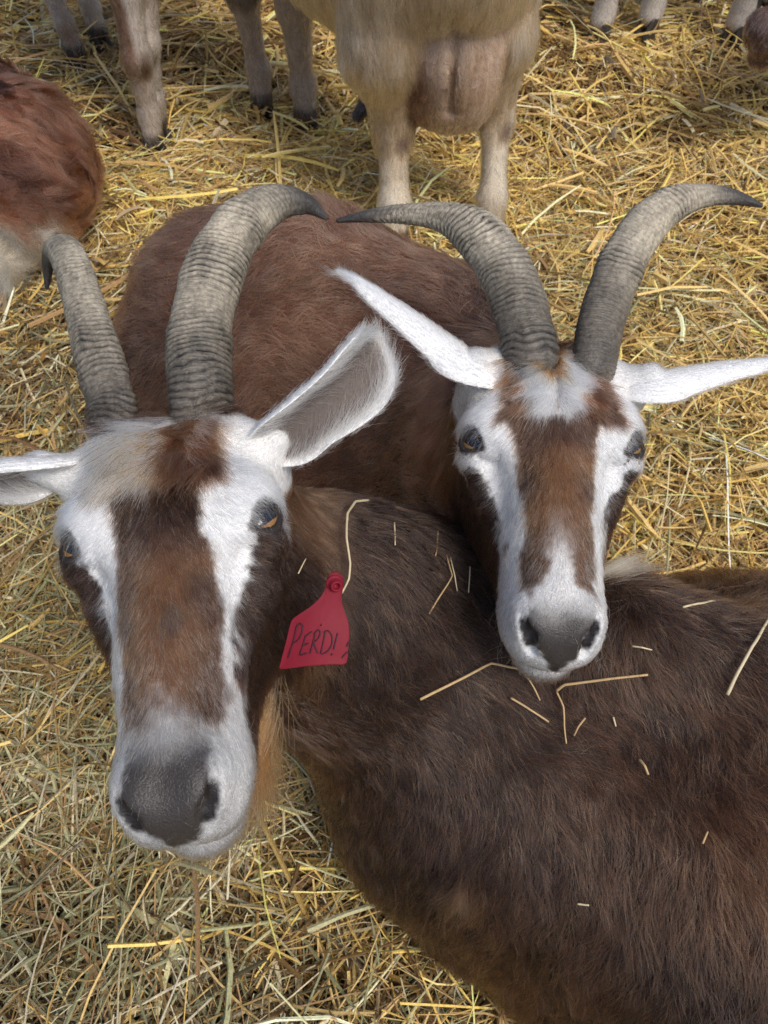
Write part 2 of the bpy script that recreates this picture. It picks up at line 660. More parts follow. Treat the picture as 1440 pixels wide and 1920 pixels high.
def horn(parent, pts, rad, keel, seed, flat=0.82, ring=0.0050):
    """curved ringed horn; pts (k,3), rad (k), keel = direction of the sharp front edge"""
    n, m = 420, 56
    C = spline(np.asarray(pts, float), n)
    r = np.maximum(spline(np.asarray(rad, float)[:, None], n)[:, 0], 0.0012)
    T = unit(np.gradient(C, axis=0))
    s = np.concatenate([[0], np.cumsum(np.linalg.norm(np.diff(C, axis=0), axis=1))])
    # parallel-transported frame
    k = unit(np.asarray(keel, float) - (np.asarray(keel, float) @ T[0]) * T[0])
    K = [k]
    for i in range(1, n):
        k = K[-1] - (K[-1] @ T[i]) * T[i]
        K.append(unit(k))
    K = np.array(K)
    B = np.cross(T, K)
    a = np.linspace(0, 2 * math.pi, m, endpoint=False)
    S, Aa = np.meshgrid(s, a, indexing='ij')
    ca, sa = np.cos(Aa), np.sin(Aa)
    P3 = np.stack([S * 1.0, ca * 0.02, sa * 0.02], -1).reshape(-1, 3)
    wob = noise(P3 + seed * 3.1, 45, seed).reshape(S.shape)
    wob2 = noise(P3 + seed * 1.7, 160, seed + 1).reshape(S.shape)
    tot = s[-1]
    fib = noise(np.stack([S * 1.0, ca * 0.09, sa * 0.09], -1).reshape(-1, 3) + seed, 70, seed + 9).reshape(S.shape)
    # growth rings crowd near the tip end and fade out on it; wavy around the horn
    phase = S / ring + 0.75 * wob + 0.30 * wob2 + 0.8 * ca
    fine = S / 0.0017 + 1.3 * wob + 0.8 * wob2 + 1.0 * ca
    fade = smooth(0.0, 0.04, 1 - S / tot) * smooth(1.0, 0.62, S / tot)
    amp = 0.25 + 0.75 * np.clip(noise(np.stack([S.ravel() * 1.0, 0 * S.ravel() + seed, 0 * S.ravel()], 1), 60, seed + 4).reshape(S.shape) + .5, 0, 1)
    rg = np.abs(np.sin(phase * math.pi)) ** 0.7
    h = rg * 0.0021 * fade * amp + 0.00045 * np.sin(fine * 6.28) * smooth(1.0, 0.7, S / tot) + 0.0003 * wob2
    keelb = 1 + 0.13 * np.clip(ca, 0, 1) ** 6 - 0.05 * np.clip(-ca, 0, 1)
    rr = r[:, None] * keelb
    pos = C[:, None] + K[:, None] * (ca * (rr + h))[..., None] + B[:, None] * (sa * (rr * flat + h))[..., None]
    V, F = loft(pos)
    tipc = len(V)
    V = np.vstack([V, C[-1] + T[-1] * r[-1] * 0.8])
    last = (n - 1) * m + np.arange(m)
    Ft = np.stack([last, np.roll(last, -1), np.full(m, tipc), np.full(m, tipc)], 1)
    u = (S / tot)
    base = np.array([0.115, 0.098, 0.080])
    mid = np.array([0.44, 0.385, 0.295])
    tip = np.array([0.060, 0.054, 0.050])
    c = base + (mid - base) * smooth(0.10, 0.60, u)[..., None]
    c = c + (tip - c) * smooth(0.74, 0.95, u)[..., None]
    valley = (1 - rg) * fade * amp
    streak = 0.5 + 0.5 * np.sin(fine * 6.28)
    c = c * (1 - 0.95 * np.clip(valley, 0, 1) ** 1.2 - 0.34 * (1 - streak) + 0.25 * wob + 0.22 * fib)[..., None]
    c = c * (1 - 0.35 * np.clip(wob2 - 0.3, 0, 1))[..., None]
    c = np.clip(c.reshape(-1, 3), 0.012, 1)
    c = np.vstack([c, tip])
    # drop degenerate quad -> write tip as narrow quads with a doubled vertex offset
    V = np.vstack([V, V[-1] + T[-1] * 1e-5])
    c = np.vstack([c, tip])
    Ft[:, 3] = tipc + 1
    F = np.vstack([F, Ft])
    o = make_mesh('horn', V, F, M_HORN, parent, cols=c)
    return o


# ------------------------------------------------------------------ ears
def ear_mesh(axis_pts, half_w, open_dir, cup, thick=0.004, n=46, m=18):
    """leaf-shaped cupped ear. returns V,F and per-vertex (u along, v across, inner flag)"""
    C = spline(np.asarray(axis_pts, float), n)
    w = np.maximum(spline(np.asarray(half_w, float)[:, None], n)[:, 0], 0.0006)
    cp = spline(np.asarray(cup, float)[:, None], n)[:, 0]
    od = spline(np.asarray(open_dir, float), n) if np.ndim(open_dir) == 2 else np.repeat(np.asarray(open_dir, float)[None], n, 0)
    T = unit(np.gradient(C, axis=0))
    O = unit(od - (od * T).sum(1, keepdims=True) * T)
    B = np.cross(T, O)
    v = np.linspace(-1, 1, m)
    # cross-section: arc of half-angle cp (cup), chord half width w
    ang = v[None] * cp[:, None]
    R = w / np.maximum(np.sin(np.minimum(cp, 1.5)), 0.05)
    x = R[:, None] * np.sin(ang)
    z = R[:, None] * (1 - np.cos(ang))
    inner = C[:, None] + B[:, None] * x[..., None] + O[:, None] * z[..., None]
    nrm = -(B[:, None] * np.sin(ang)[..., None]) + O[:, None] * np.cos(ang)[..., None]
    tk = thick * (1 - 0.85 * np.abs(v[None]) ** 3) * np.minimum(1, w[:, None] / 0.006)
    outer = inner - nrm * tk[..., None]
    ring = np.concatenate([inner, outer[:, ::-1]], 1)
    V, F = loft(ring)
    u = np.repeat(np.linspace(0, 1, n)[:, None], 2 * m, 1).ravel()
    vv = np.tile(np.concatenate([v, v[::-1]]), n)
    fl = np.tile(np.concatenate([np.ones(m), np.zeros(m)]), n)
    Nn = np.concatenate([nrm, -nrm[:, ::-1]], 1).reshape(-1, 3)
    Tt = np.repeat(T[:, None], 2 * m, 1).reshape(-1, 3)
    Bb = np.repeat(B[:, None], 2 * m, 1).reshape(-1, 3)
    # cap the tip
    last = (n - 1) * 2 * m
    j = np.arange(m - 1)
    Fc = np.stack([last + j, last + j + 1, last + 2 * m - 2 - j, last + 2 * m - 1 - j], 1)
    return V, np.vstack([F, Fc]), dict(u=u, v=vv, inner=fl, N=Nn, T=Tt, B=Bb)

# ------------------------------------------------------------------ ground
def ground_h(x, y):
    p = np.stack([x, y, np.zeros_like(x)], 1)
    return 0.024 * noise(p, 2.3, 2) + 0.016 * noise(p, 6.0, 3) - 0.012


gx, gy = np.linspace(-4, 4, 161), np.linspace(-2.5, 7.5, 201)
GX, GY = np.meshgrid(gx, gy, indexing='ij')
GZ = ground_h(GX.ravel(), GY.ravel()) - 0.012
m_ground = mat_plain('trodden_straw_floor', (0.075, 0.052, 0.022), 0.9, 0.1, bump=0.8, scale=60, var=0.5)
gi = np.arange(161 * 201).reshape(161, 201)
gF = np.stack([gi[:-1, :-1], gi[1:, :-1], gi[1:, 1:], gi[:-1, 1:]], -1).reshape(-1, 4)
g_o = make_mesh('ground', np.stack([GX.ravel(), GY.ravel(), GZ], 1), gF, m_ground)
g_o['kind'] = 'structure'
# open farmland outside the pen, out to the horizon
m_far = mat_plain('far_ground', (0.16, 0.13, 0.06), 0.95, 0.1, var=0.4, scale=2)
f_o = make_mesh('terrain', [(-60, -60, -0.09), (60, -60, -0.09), (60, 60, -0.09), (-60, 60, -0.09)], [(0, 1, 2, 3)], m_far)
f_o['kind'] = 'structure'


def straw_mesh(C, W, cols, flatness=0.35):
    """many stems at once. C (n,k,3) centre lines, W (n) half width -> V,F,col"""
    n, k = C.shape[:2]
    T = unit(np.gradient(C, axis=1))
    up = unit(np.array([0, 0, 1.0]) + 0.6 * rng.normal(size=(n, 1, 3)))
    B = unit(np.cross(T, up))
    Nn = np.cross(B, T)
    tap = np.ones((k,))
    tap[-1] = 0.6
    w = W[:, None, None] * tap[None, :, None]
    r = np.stack([C - B * w, C + Nn * w * (flatness * 2), C + B * w - Nn * w * flatness * .4], 2)      # (n,k,3,3)
    V = r.reshape(-1, 3)
    base = (np.arange(n) * k * 3)[:, None, None]
    i = (np.arange(k - 1) * 3)[None, :, None]
    j = np.arange(3)[None, None]
    jn = (j + 1) % 3
    F = np.stack([base + i + j, base + i + jn, base + i + 3 + jn, base + i + 3 + j], -1).reshape(-1, 4)
    return V, F, np.repeat(cols, k * 3, 0)


def mat_straw():
    m = mat_attr('straw_stem', 0.55, 0.35, bump=0.3, scale=700)
    return m


M_STRAW = mat_straw()
PAL = 1.15 * np.array([[0.47, 0.32, 0.115], [0.57, 0.40, 0.155], [0.36, 0.235, 0.07], [0.40, 0.37, 0.20], [0.27, 0.26, 0.13],
                [0.50, 0.44, 0.29], [0.22, 0.14, 0.05], [0.60, 0.50, 0.30], [0.33, 0.20, 0.09], [0.58, 0.39, 0.105]])


def straw_field(n, box, dens, lmin, lmax, wmin, wmax, layer, tilt, k=4, soil_shade=0.12):
    x = np.empty(0)
    y = np.empty(0)
    while len(x) < n:
        a = rng.uniform(box[0], box[1], n)
        b = rng.uniform(box[2], box[3], n)
        ok = rng.random(n) < dens(a, b)
        x, y = np.append(x, a[ok]), np.append(y, b[ok])
    x, y = x[:n], y[:n]
    p = np.stack([x, y, np.zeros(n)], 1)
    L = lmin + (lmax - lmin) * rng.random(n) ** 1.6
    az = rng.uniform(0, 2 * math.pi, n) + 0.9 * noise(p, 3.0, 8)
    el = tilt * rng.normal(size=n)
    d = np.stack([np.cos(az) * np.cos(el), np.sin(az) * np.cos(el), np.sin(el)], 1)
    side = np.stack([-np.sin(az), np.cos(az), np.zeros(n)], 1)
    z0 = layer * rng.random(n)
    bend = rng.normal(size=n) * 0.05
    kink = np.where(rng.random(n) < 0.2, rng.normal(size=n) * 0.35, 0)
    sag = rng.uniform(0, 0.06, n)
    t = np.linspace(-0.5, 0.5, k)
    C = p[:, None] + d[:, None] * (L[:, None] * t)[..., None] + side[:, None] * (L[:, None] * (bend[:, None] * (4 * t * t) + kink[:, None] * np.maximum(t, 0)))[..., None]
    C[..., 2] -= (sag * L)[:, None] * 4 * t * t
    C[..., 2] += z0[:, None]
    fl = C.reshape(-1, 3)
    C[..., 2] += ground_h(fl[:, 0], fl[:, 1]).reshape(n, k)
    C[..., 2] = np.maximum(C[..., 2], ground_h(fl[:, 0], fl[:, 1]).reshape(n, k) - 0.008 + 0.004 * rng.random((n, 1)))
    W = (wmin + (wmax - wmin) * rng.random(n) ** 1.8) * np.interp(y, [0.3, 1.2], [0.82, 1.12])
    # fresh golden straw at the back and right, older greenish hay at the front
    gold = np.clip(0.50 + 0.60 * (y - 0.75) + 0.40 * x + 0.5 * noise(p, 2.2, 21) + 0.2 * noise(p, 7, 22), 0.02, 0.98)
    wg = np.array([1.9, 2.2, 1.0, 0.02, 0.02, 0.15, 0.25, 0.8, 0.5, 2.4])
    wh = np.array([0.4, 0.25, 0.6, 1.4, 2.0, 1.2, 1.3, 0.5, 0.9, 0.08])
    pr = gold[:, None] * wg / wg.sum() + (1 - gold)[:, None] * wh / wh.sum()
    cum = np.cumsum(pr / pr.sum(1, keepdims=True), 1)
    c = PAL[(rng.random((n, 1)) > cum).sum(1).clip(0, len(PAL) - 1)]
    c = c * np.exp(0.25 * rng.normal(size=(n, 1))) * 1.12
    c = c * np.interp(gold, [0.0, 0.6], [0.78, 1.06])[:, None]
    soil_shade_pick = (rng.random((n, 1)) < (soil_shade * (0.75 + 1.3 * noise(p, 3.1, 27) + 0.6 * noise(p, 8.5, 28)))[:, None])
    c = np.where(soil_shade_pick, c * A3(0.42, 0.36, 0.34), c)  # dark stems: scattered soil, and painted shade where the share is raised
    return straw_mesh(C, W, np.clip(c, 0.01, 0.85))


def d_near(a, b):
    return np.where((np.abs(a) < 0.72 + 0.42 * b), 1.0, 0.12)


def build_straw(q=1.0):
    parts = [
        straw_field(int(62000 * q), (-2.2, 2.2, -0.45, 3.8), d_near, 0.06, 0.22, 0.0012, 0.0040, 0.030, 0.12, 3, 0.45),  # bottom layer: soil plus shade of the gaps, painted as extra dark stems
        straw_field(int(38000 * q), (-0.9, 0.9, -0.35, 1.5), d_near, 0.03, 0.17, 0.0006, 0.0021, 0.050, 0.20, 4),
        straw_field(int(12000 * q), (-1.6, 1.6, -0.35, 3.3), d_near, 0.02, 0.07, 0.0006, 0.0014, 0.055, 0.40, 3),
        straw_field(int(5000 * q), (-1.7, 1.7, -0.3, 3.4), d_near, 0.10, 0.26, 0.0010, 0.0033, 0.068, 0.26, 5),
        straw_field(int(1500 * q), (-1.5, 1.5, -0.3, 3.0), d_near, 0.03, 0.13, 0.0030, 0.0052, 0.062, 0.22, 4, 0.2),
        straw_field(int(16000 * q), (-1.0, 1.0, -0.35, 1.9), d_near, 0.008, 0.035, 0.0005, 0.0013, 0.058, 0.5, 3),
    ]
    V, F, Cc, off = [], [], [], 0
    for v, f, c in parts:
        V.append(v)
        F.append(f + off)
        Cc.append(c)
        off += len(v)
    o = make_mesh('straw', np.vstack(V), np.vstack(F), M_STRAW, None, False, np.vstack(Cc))
    o['kind'] = 'stuff'
    return o


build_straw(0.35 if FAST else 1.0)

# ------------------------------------------------------------------ colours of the coats
WHITE = A3(0.89, 0.88, 0.86)
CREAM = A3(0.66, 0.58, 0.44)
BROWN = A3(0.080, 0.043, 0.029)
DARK = A3(0.031, 0.0165, 0.012)
TAN = A3(0.27, 0.128, 0.055)
NOSE = A3(0.060, 0.051, 0.047)


def mix(a, b, t):
    return a + (b - a) * t[:, None]


def eye_slit(q):
    """1 on the almond outline of the nearer eye, less inside it"""
    best = np.full(len(q), 9.0)
    for e in (-1, 1):
        al, up, out = eye_axes(e)
        r = q - A3(e * EYE_X, EYE_Y, EYE_Z)
        a, u, o = r @ al, r @ up, r @ out
        d = np.hypot(a / 0.0158, u / (0.0118 * np.clip(1 - (a / 0.021) ** 2, 0.25, 1)))
        best = np.minimum(best, np.where(o > -0.002, d, 9.0))
    return best


def head_colour(q, kind):
    """albedo from head coordinates: the markings of the two goats"""
    n = len(q)
    w = q + 0.0042 * noise3(q, 85, 31) + 0.0022 * noise3(q, 420, 35)
    x, y, z = w[:, 0], np.where(w[:, 1] < 0, w[:, 1] * 1.38, w[:, 1] * 1.03), w[:, 2]
    s = np.abs(x)
    c = np.repeat(WHITE[None], n, 0)
    # brown sides of the face and throat
    zc = np.interp(y, [-0.12, -0.04, -0.005, 0.02, 0.05, 0.09, 0.125, 0.15], [-0.060, -0.045, -0.030, -0.036, -0.032, -0.034, -0.055, -0.085])
    side = smooth(0.004, -0.004, z - zc) * smooth(0.155, 0.138, y)
    if kind == 'B':
        zc = np.interp(y, [-0.12, -0.04, -0.005, 0.03, 0.05, 0.09, 0.125, 0.15], [-0.060, -0.050, -0.046, -0.044, -0.036, -0.036, -0.055, -0.085])
        side = smooth(0.004, -0.004, z - zc) * smooth(0.155, 0.138, y)
        sx = np.interp(y, [0.014, 0.028, 0.045, 0.065, 0.10, 0.122, 0.14], [0.090, 0.054, 0.043, 0.039, 0.036, 0.042, 0.07])
    else:
        sx = np.interp(y, [-0.02, 0.002, 0.012, 0.028, 0.06, 0.10, 0.122, 0.14], [0.20, 0.080, 0.058, 0.0445, 0.0375, 0.0355, 0.041, 0.07])
    side = np.maximum(side, smooth(-0.002, 0.002, s - sx) * smooth(0.142, 0.13, y))
    sc_ = mix(np.repeat((DARK * 1.05)[None], n, 0), np.repeat(A3(0.13, 0.062, 0.028)[None], n, 0), smooth(0.01, -0.04, y) * 0.8)
    c = mix(c, sc_, side)
    gr = noise(q, 40, 77)
    if kind == 'A':
        hw = np.interp(y, [-0.03, 0.0, 0.04, 0.07, 0.105, 0.125], [0.028, 0.0255, 0.028, 0.030, 0.028, 0.022])
        xo = x - np.interp(y, [0.0, 0.06, 0.12], [-0.002, 0.002, 0.004])
        st = smooth(0.003, -0.003, np.abs(xo) - hw) * smooth(0.152, 0.116, y + 0.014 * gr + 0.008 * noise(q, 200, 78)) * smooth(-0.05, -0.03, y)
        br = mix(np.repeat(BROWN[None], n, 0), np.repeat((TAN * 0.9)[None], n, 0), np.clip(0.10 + 0.7 * gr, 0, 0.45) * smooth(0.02, 0.045, y))
        br = mix(br, np.repeat(DARK[None], n, 0), smooth(0.03, 0.0, y))
        c = mix(c, br, st)
        # crown: white swirl on one side, brown on the other
        crown = smooth(0.003, -0.003, np.abs(x + 0.004) - 0.040) * smooth(-0.022, -0.030, y) * smooth(-0.105, -0.092, y)
        tuft = np.where(x < 0.010 - 0.35 * (y + 0.045), 1.0, 0.0)
        tu = mix(np.repeat((WHITE * A3(.97, .93, .86))[None], n, 0), np.repeat((TAN * 1.6)[None], n, 0), np.clip(-0.15 + 0.8 * noise(q, 130, 61), 0, 0.4))
        crc = np.where(tuft[:, None] > 0, tu, mix(np.repeat(BROWN[None], n, 0), np.repeat(TAN[None], n, 0), np.clip(0.05 + 0.8 * gr, 0, 0.6)))
        c = mix(c, crc, crown)
        c = mix(c, np.repeat(DARK[None], n, 0), smooth(0.002, -0.002, np.abs(s - 0.0425) - 0.004) * (x < 0) * smooth(-0.02, -0.03, y) * smooth(-0.085, -0.075, y))
        for bx, by, br_ in ((0.006, 0.072, 0.007), (-0.021, 0.070, 0.006)):
            c = mix(c, np.repeat(A3(0.072, 0.060, 0.054)[None], n, 0), 0.7 * smooth(br_ * 1.2, br_ * 0.3, np.hypot(x - bx, (y - by) * 0.6)))
        gz = smooth(0.11, 0.13, y) * smooth(0.045, 0.02, s)
        c = mix(c, c * A3(0.62, 0.62, 0.63), gz)
        ny = 0.130
    else:
        hw = np.interp(y, [-0.03, 0.0, 0.03, 0.07, 0.11, 0.155], [0.036, 0.032, 0.027, 0.0255, 0.0255, 0.024])
        st = smooth(0.003, -0.003, s - hw) * smooth(-0.016, -0.004, y) * smooth(0.158, 0.136, y + 0.006 * noise(q, 200, 79))
        wedge = smooth(0.004, -0.004, s - np.interp(y, [0.09, 0.115, 0.135, 0.152], [-0.002, 0.006, 0.013, 0.024])) * smooth(0.085, 0.130, y)
        br = mix(np.repeat(BROWN[None], n, 0), np.repeat((TAN * 0.8)[None], n, 0), np.clip(0.25 + 0.7 * gr, 0, 0.7) * smooth(0.0, 0.04, y))
        c = mix(c, br, st * (1 - 0.85 * wedge) * (1 - 0.30 * smooth(0.013, 0.0, s) * smooth(0.065, 0.11, y)))
        bc = np.interp(y, [-0.10, -0.07, -0.02, 0.0], [0.024, 0.030, 0.031, 0.026]) + np.where(x > 0, 0.002, -0.001)
        bw = np.interp(y, [-0.10, -0.06, -0.022, 0.002], [0.009, 0.009, 0.010, 0.027]) + np.where(x > 0, 0.003, -0.001)
        band = smooth(0.0025, -0.0025, np.abs(s - bc) - bw) * smooth(0.004, -0.008, y)
        bb = mix(np.repeat((BROWN * 1.15)[None], n, 0), np.repeat((TAN * 1.2)[None], n, 0), smooth(-0.065, -0.085, y))
        c = mix(c, bb, band)
        c = mix(c, np.repeat(BROWN[None], n, 0), smooth(0.0025, 0.0008, s) * smooth(-0.005, -0.02, y) * 0.8)
        c = mix(c, np.repeat((TAN * 1.1)[None], n, 0), smooth(0.010, 0.004, s) * smooth(-0.07, -0.085, y))
        ny = 0.146
    # poll behind the horns is brown
    c = mix(c, np.repeat(DARK[None], n, 0), smooth(-0.098, -0.108, y))
    # dark nose leather
    wd = np.interp(z + 0.15 * s, [-0.046, -0.036, -0.027, -0.017, -0.008], [0.001, 0.0075, 0.0135, 0.0200, 0.0225])
    wd = wd + 0.0022 * noise(q, 260, 88)
    ns = smooth(0.0042, -0.0030, s - wd) * smooth(ny - 0.006, ny + 0.026, y + 0.12 * s + 0.004 * gr) * smooth(-0.047, -0.041, z)
    c = mix(c, np.repeat(NOSE[None], n, 0), ns)
    ph = smooth(0.0026, 0.0012, s) * smooth(0.150, 0.160, y) * smooth(-0.030, -0.036, z) * smooth(-0.066, -0.060, z)
    c = mix(c, np.repeat((NOSE * 0.7)[None], n, 0), ph)
    ml_ = smooth(0.0030, 0.0015, np.abs(z + np.interp(s, [0, 0.02, 0.036], [0.0615, 0.066, 0.070]))) * smooth(0.10, 0.13, y)
    c = mix(c, np.repeat(A3(0.10, 0.085, 0.08)[None], n, 0), ml_ * 0.85)
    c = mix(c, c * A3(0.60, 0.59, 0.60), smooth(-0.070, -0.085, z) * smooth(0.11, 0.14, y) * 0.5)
    for e in (-1, 1):
        a0, b0 = A3(e * 0.0185, 0.173, -0.027), A3(e * 0.0245, 0.160, -0.014)
        k = np.clip(((q - a0) @ (b0 - a0)) / ((b0 - a0) @ (b0 - a0)), 0, 1)
        dn = np.linalg.norm(q - a0 - k[:, None] * (b0 - a0), axis=1)
        c = mix(c, np.repeat(A3(0.022, 0.018, 0.018)[None], n, 0), smooth(0.0054, 0.0034, dn))
        ns = np.maximum(np.maximum(ns, ph), smooth(0.0054, 0.0040, dn))
    # dark almond rims of the eyes
    d = eye_slit(q)
    c = mix(c, np.repeat(A3(0.040, 0.032, 0.030)[None], n, 0), smooth(1.08, 0.92, d))
    return np.clip(c, 0.012, 0.85), ns


def head_flow(q, N_l, kind):
    x, y, z = q[:, 0], np.where(q[:, 1] < 0, q[:, 1] * 1.38, q[:, 1]), q[:, 2]
    s = np.abs(x)
    sg = np.tanh(x / 0.006)
    fx = sg * (0.35 + 0.55 * smooth(0.015, 0.05, s))
    fy = 0.85 - 0.35 * smooth(0.03, 0.05, s)
    fz = -0.3 * smooth(0.03, 0.05, s)
    if kind == 'A':
        cr = smooth(0.045, 0.035, s) * smooth(-0.02, -0.035, y)
        fx = fx * (1 - cr) + cr * np.where(x < 0.012, -0.9, 0.35)
        fy = fy * (1 - cr) + cr * np.where(x < 0.012, 0.35 + 12 * np.abs(y + 0.07), 0.9)
    else:
        cr = smooth(0.045, 0.035, s) * smooth(-0.02, -0.035, y)
        fx = fx * (1 - cr) + cr * sg * 0.75
        fy = fy * (1 - cr) + cr * 0.7
    ck = smooth(-0.035, -0.055, z)
    fy = fy * (1 - ck) + ck * 0.25
    fz = fz * (1 - ck) - ck * 1.0
    fx = fx * (1 - 0.7 * ck)
    return np.stack([fx, fy, fz], 1)


def head_len(q, kind):
    x, y, z = q[:, 0], np.where(q[:, 1] < 0, q[:, 1] * 1.38, q[:, 1]), q[:, 2]
    s = np.abs(x)
    L = 0.0085 + 0 * x
    L = L + 0.004 * smooth(0.02, -0.03, y)
    cr = smooth(0.042, 0.034, s) * smooth(-0.025, -0.045, y)
    L = L + cr * (0.011 if kind == 'A' else 0.006)
    L = L + 0.004 * smooth(-0.07, -0.10, y)
    L = L + 0.006 * smooth(-0.06, -0.09, z)
    L = L - 0.004 * smooth(0.12, 0.15, y)
    return L


def head_weight(q):
    """1 on the head, 0 on the neck and body"""
    d = np.linalg.norm((q - A3(0, 0.02, -0.045)) / A3(0.095, 0.175, 0.105), axis=1)
    return smooth(1.10, 0.95, d) * smooth(-0.125, -0.105, q[:, 1])


def in_view(P, margin=260):
    r = P - EYE
    d = r @ FW
    px = 720 + FPX * (r @ RT) / d
    py = 960 - FPX * (r @ UP) / d
    return (px > -margin) & (px < 1440 + margin) & (py > -margin) & (py < 1920 + margin) & (d > 0.05)


def dens_view(P):
    return np.where(in_view(P), 1.0, 0.12)


def thin_back(P, N, keep=0.3):
    v = unit(EYE - P)
    f = (v * N).sum(1)
    return (f > -0.35) | (rng.random(len(P)) < keep)


def join(parts):
    V, F, C, off = [], [], [], 0
    for v, f, c in parts:
        V.append(v)
        F.append(f + off)
        C.append(c)
        off += len(v)
    return np.vstack(V), np.vstack(F), np.vstack(C)


HQ = 0.25 if FAST else 1.0
NOFUR = os.environ.get('GOAT_NOFUR') is not None


def px_line(rows):
    return np.array([at(r[0], r[1], r[2]) for r in rows]), np.array([r[3] * r[2] / FPX / 2 for r in rows])


def tex_dir(P, f, s):
    return noise3(P, f, s)


def build_horned_goat(root, kind, H, S, lo, hi, horns, ears, earseg, body_colour, body_flow, body_len, n_head, n_body, body_rad, h_body=0.0055, h_head=0.0024, wild=0.25, curl=0.1, clump=0.013):
    hl = [H.w(a, b, c) for a in (-.11, .11) for b in (-.13, .2) for c in (-.14, .04)]
    hlo, hhi = np.min(hl, 0) - 0.005, np.max(hl, 0) + 0.005
    box = lambda P: (lambda q: (np.abs(q[:, 0]) < .10) & (q[:, 1] > -.12) & (q[:, 1] < .2) & (q[:, 2] > -.13) & (q[:, 2] < .04))(H.l(P))
    inner = lambda P: (lambda q: (np.abs(q[:, 0]) < .096) & (q[:, 1] > -.114) & (q[:, 1] < .196) & (q[:, 2] > -.124) & (q[:, 2] < .036))(H.l(P))
    Vh, Qh = polygonise(S, hlo, hhi, h_head, clip=box)
    Vb, Qb = polygonise(S, lo, hi, h_body, clip=lambda P: ~inner(P))
    ev = []
    for (rows, od, cup) in ears:
        axp, hw = px_line(rows)
        v, f, info = ear_mesh(axp, hw * 2 / 2, od, cup)
        ev.append((v, f, info))
    def colour(P):
        q = H.l(P)
        hc, ns = head_colour(q, kind)
        t = head_weight(q)
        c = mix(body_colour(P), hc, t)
        for a, b in earseg:
            ba = b - a
            k = np.clip(((P - a) @ ba) / (ba @ ba), 0, 1)
            d = np.linalg.norm(P - a - k[:, None] * ba, axis=1)
            c = mix(c, np.repeat(WHITE[None] * 0.95, len(c), 0), smooth(0.034, 0.026, d) * smooth(0.25, 0.5, k))
        return c, ns * t
    def ear_col(info):
        v, u, inn = np.abs(info['v']), info['u'], info['inner']
        ci = mix(np.repeat(A3(0.115, 0.092, 0.080)[None], len(v), 0), np.repeat(WHITE[None] * 0.9, len(v), 0), smooth(0.6, 0.95, v))
        return np.where(inn[:, None] > 0.5, ci, WHITE[None] * 0.93)
    ch, cb = colour(Vh)[0], colour(Vb)[0]
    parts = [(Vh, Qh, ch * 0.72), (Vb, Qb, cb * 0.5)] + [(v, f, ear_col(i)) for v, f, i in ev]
    V, F, C = join(parts)
    body = make_mesh('body', V, F, M_SKIN, root, True, C)
    body.data.materials.append(M_NOSE)
    mi = np.zeros(len(F), np.int32)
    mi[:len(Qh)] = colour(Vh[Qh].mean(1))[1] > 0.45
    body.data.polygons.foreach_set('material_index', mi)
    for i, (rows, keel, seed) in enumerate(horns):
        pts, rad = px_line(rows)
        pts = np.vstack([H.w((0.029, -0.029)[i] * (1 if kind == 'A' else -1), -0.050, -0.030), pts])
        rad = np.append(rad[0] * 0.97, rad)
        horn(root, pts, rad, keel, seed)
    for q in (-1, 1):
        eye_mesh(H, q, root, M_EYE)
    if NOFUR:
        return body
    # --- face hair
    nv = S.grad(Vh)
    P, N = sample_surface(Vh, Qh, nv, int(n_head * HQ), dens_view)
    k = thin_back(P, N)
    P, N = P[k], N[k]
    q = H.l(P)
    col, ns = colour(P)
    eye_d = np.minimum(*[np.linalg.norm(q - A3(e * (EYE_X + 0.005), EYE_Y + 0.004, EYE_Z + 0.002), axis=1) for e in (-1, 1)])
    k = (eye_slit(q) > 0.86) & (rng.random(len(P)) > ns * 0.97)
    P, N, q, col = P[k], N[k], q[k], col[k]
    hw_ = head_weight(q)
    fl = H.dirs(head_flow(q, None, kind)) * hw_[:, None] + body_flow(P, N) * (1 - hw_)[:, None]
    eb = np.zeros(len(P))
    for a_, b_ in earseg:
        ba = b_ - a_
        k = np.clip(((P - a_) @ ba) / (ba @ ba), 0, 1)
        d = np.linalg.norm(P - a_ - k[:, None] * ba, axis=1)
        w_ = smooth(0.045, 0.030, d) * smooth(0.1, 0.4, k)
        fl = fl * (1 - w_[:, None]) + unit(ba) * w_[:, None]
        eb = np.maximum(eb, w_)
    back = smooth(-0.02, -0.06, q[:, 2]) * smooth(0.02, -0.03, q[:, 1]) * 0 + eb
    L = head_len(q, kind) * hw_ + body_len(P) * (1 - hw_)
    L = L * (1 - back) + 0.0075 * back
    cc = vary(col, 0.20)
    brn = (col.mean(1) < 0.3) & (hw_ > 0.5)
    f2 = (rng.random(len(P)) < 0.12) & brn
    cc[f2] = cc[f2] * 0.5 + TAN * 0.6
    f3 = (rng.random(len(P)) < 0.06 + 0.38 * smooth(0.05, 0.14, q[:, 1])) & brn & (np.abs(q[:, 0]) < 0.035)
    cc[f3] = A3(0.42, 0.38, 0.34)
    f4 = (rng.random(len(P)) < 0.05) & (col.mean(1) > 0.5) & (np.abs(q[:, 0]) < 0.05)
    cc[f4] = cc[f4] * A3(0.35, 0.28, 0.24)
    crown = smooth(0.045, 0.03, np.abs(q[:, 0])) * smooth(-0.02, -0.04, q[:, 1]) * hw_
    coat('coat', body, P, N, fl, L * H.s, cc, rad=0.00013 + 0.00008 * (1 - hw_), lift=0.20 + 0.28 * crown, droop=0.05, clump=0.0050, clump_f=0.55 + 0.2 * crown, wild=0.20, clump_tone=0.16 + 0.34 * (1 - hw_))
    # --- body hair
    nv = S.grad(Vb)
    P, N = sample_surface(Vb, Qb, nv, int(n_body * HQ), dens_view)
    k = thin_back(P, N)
    P, N = P[k], N[k]
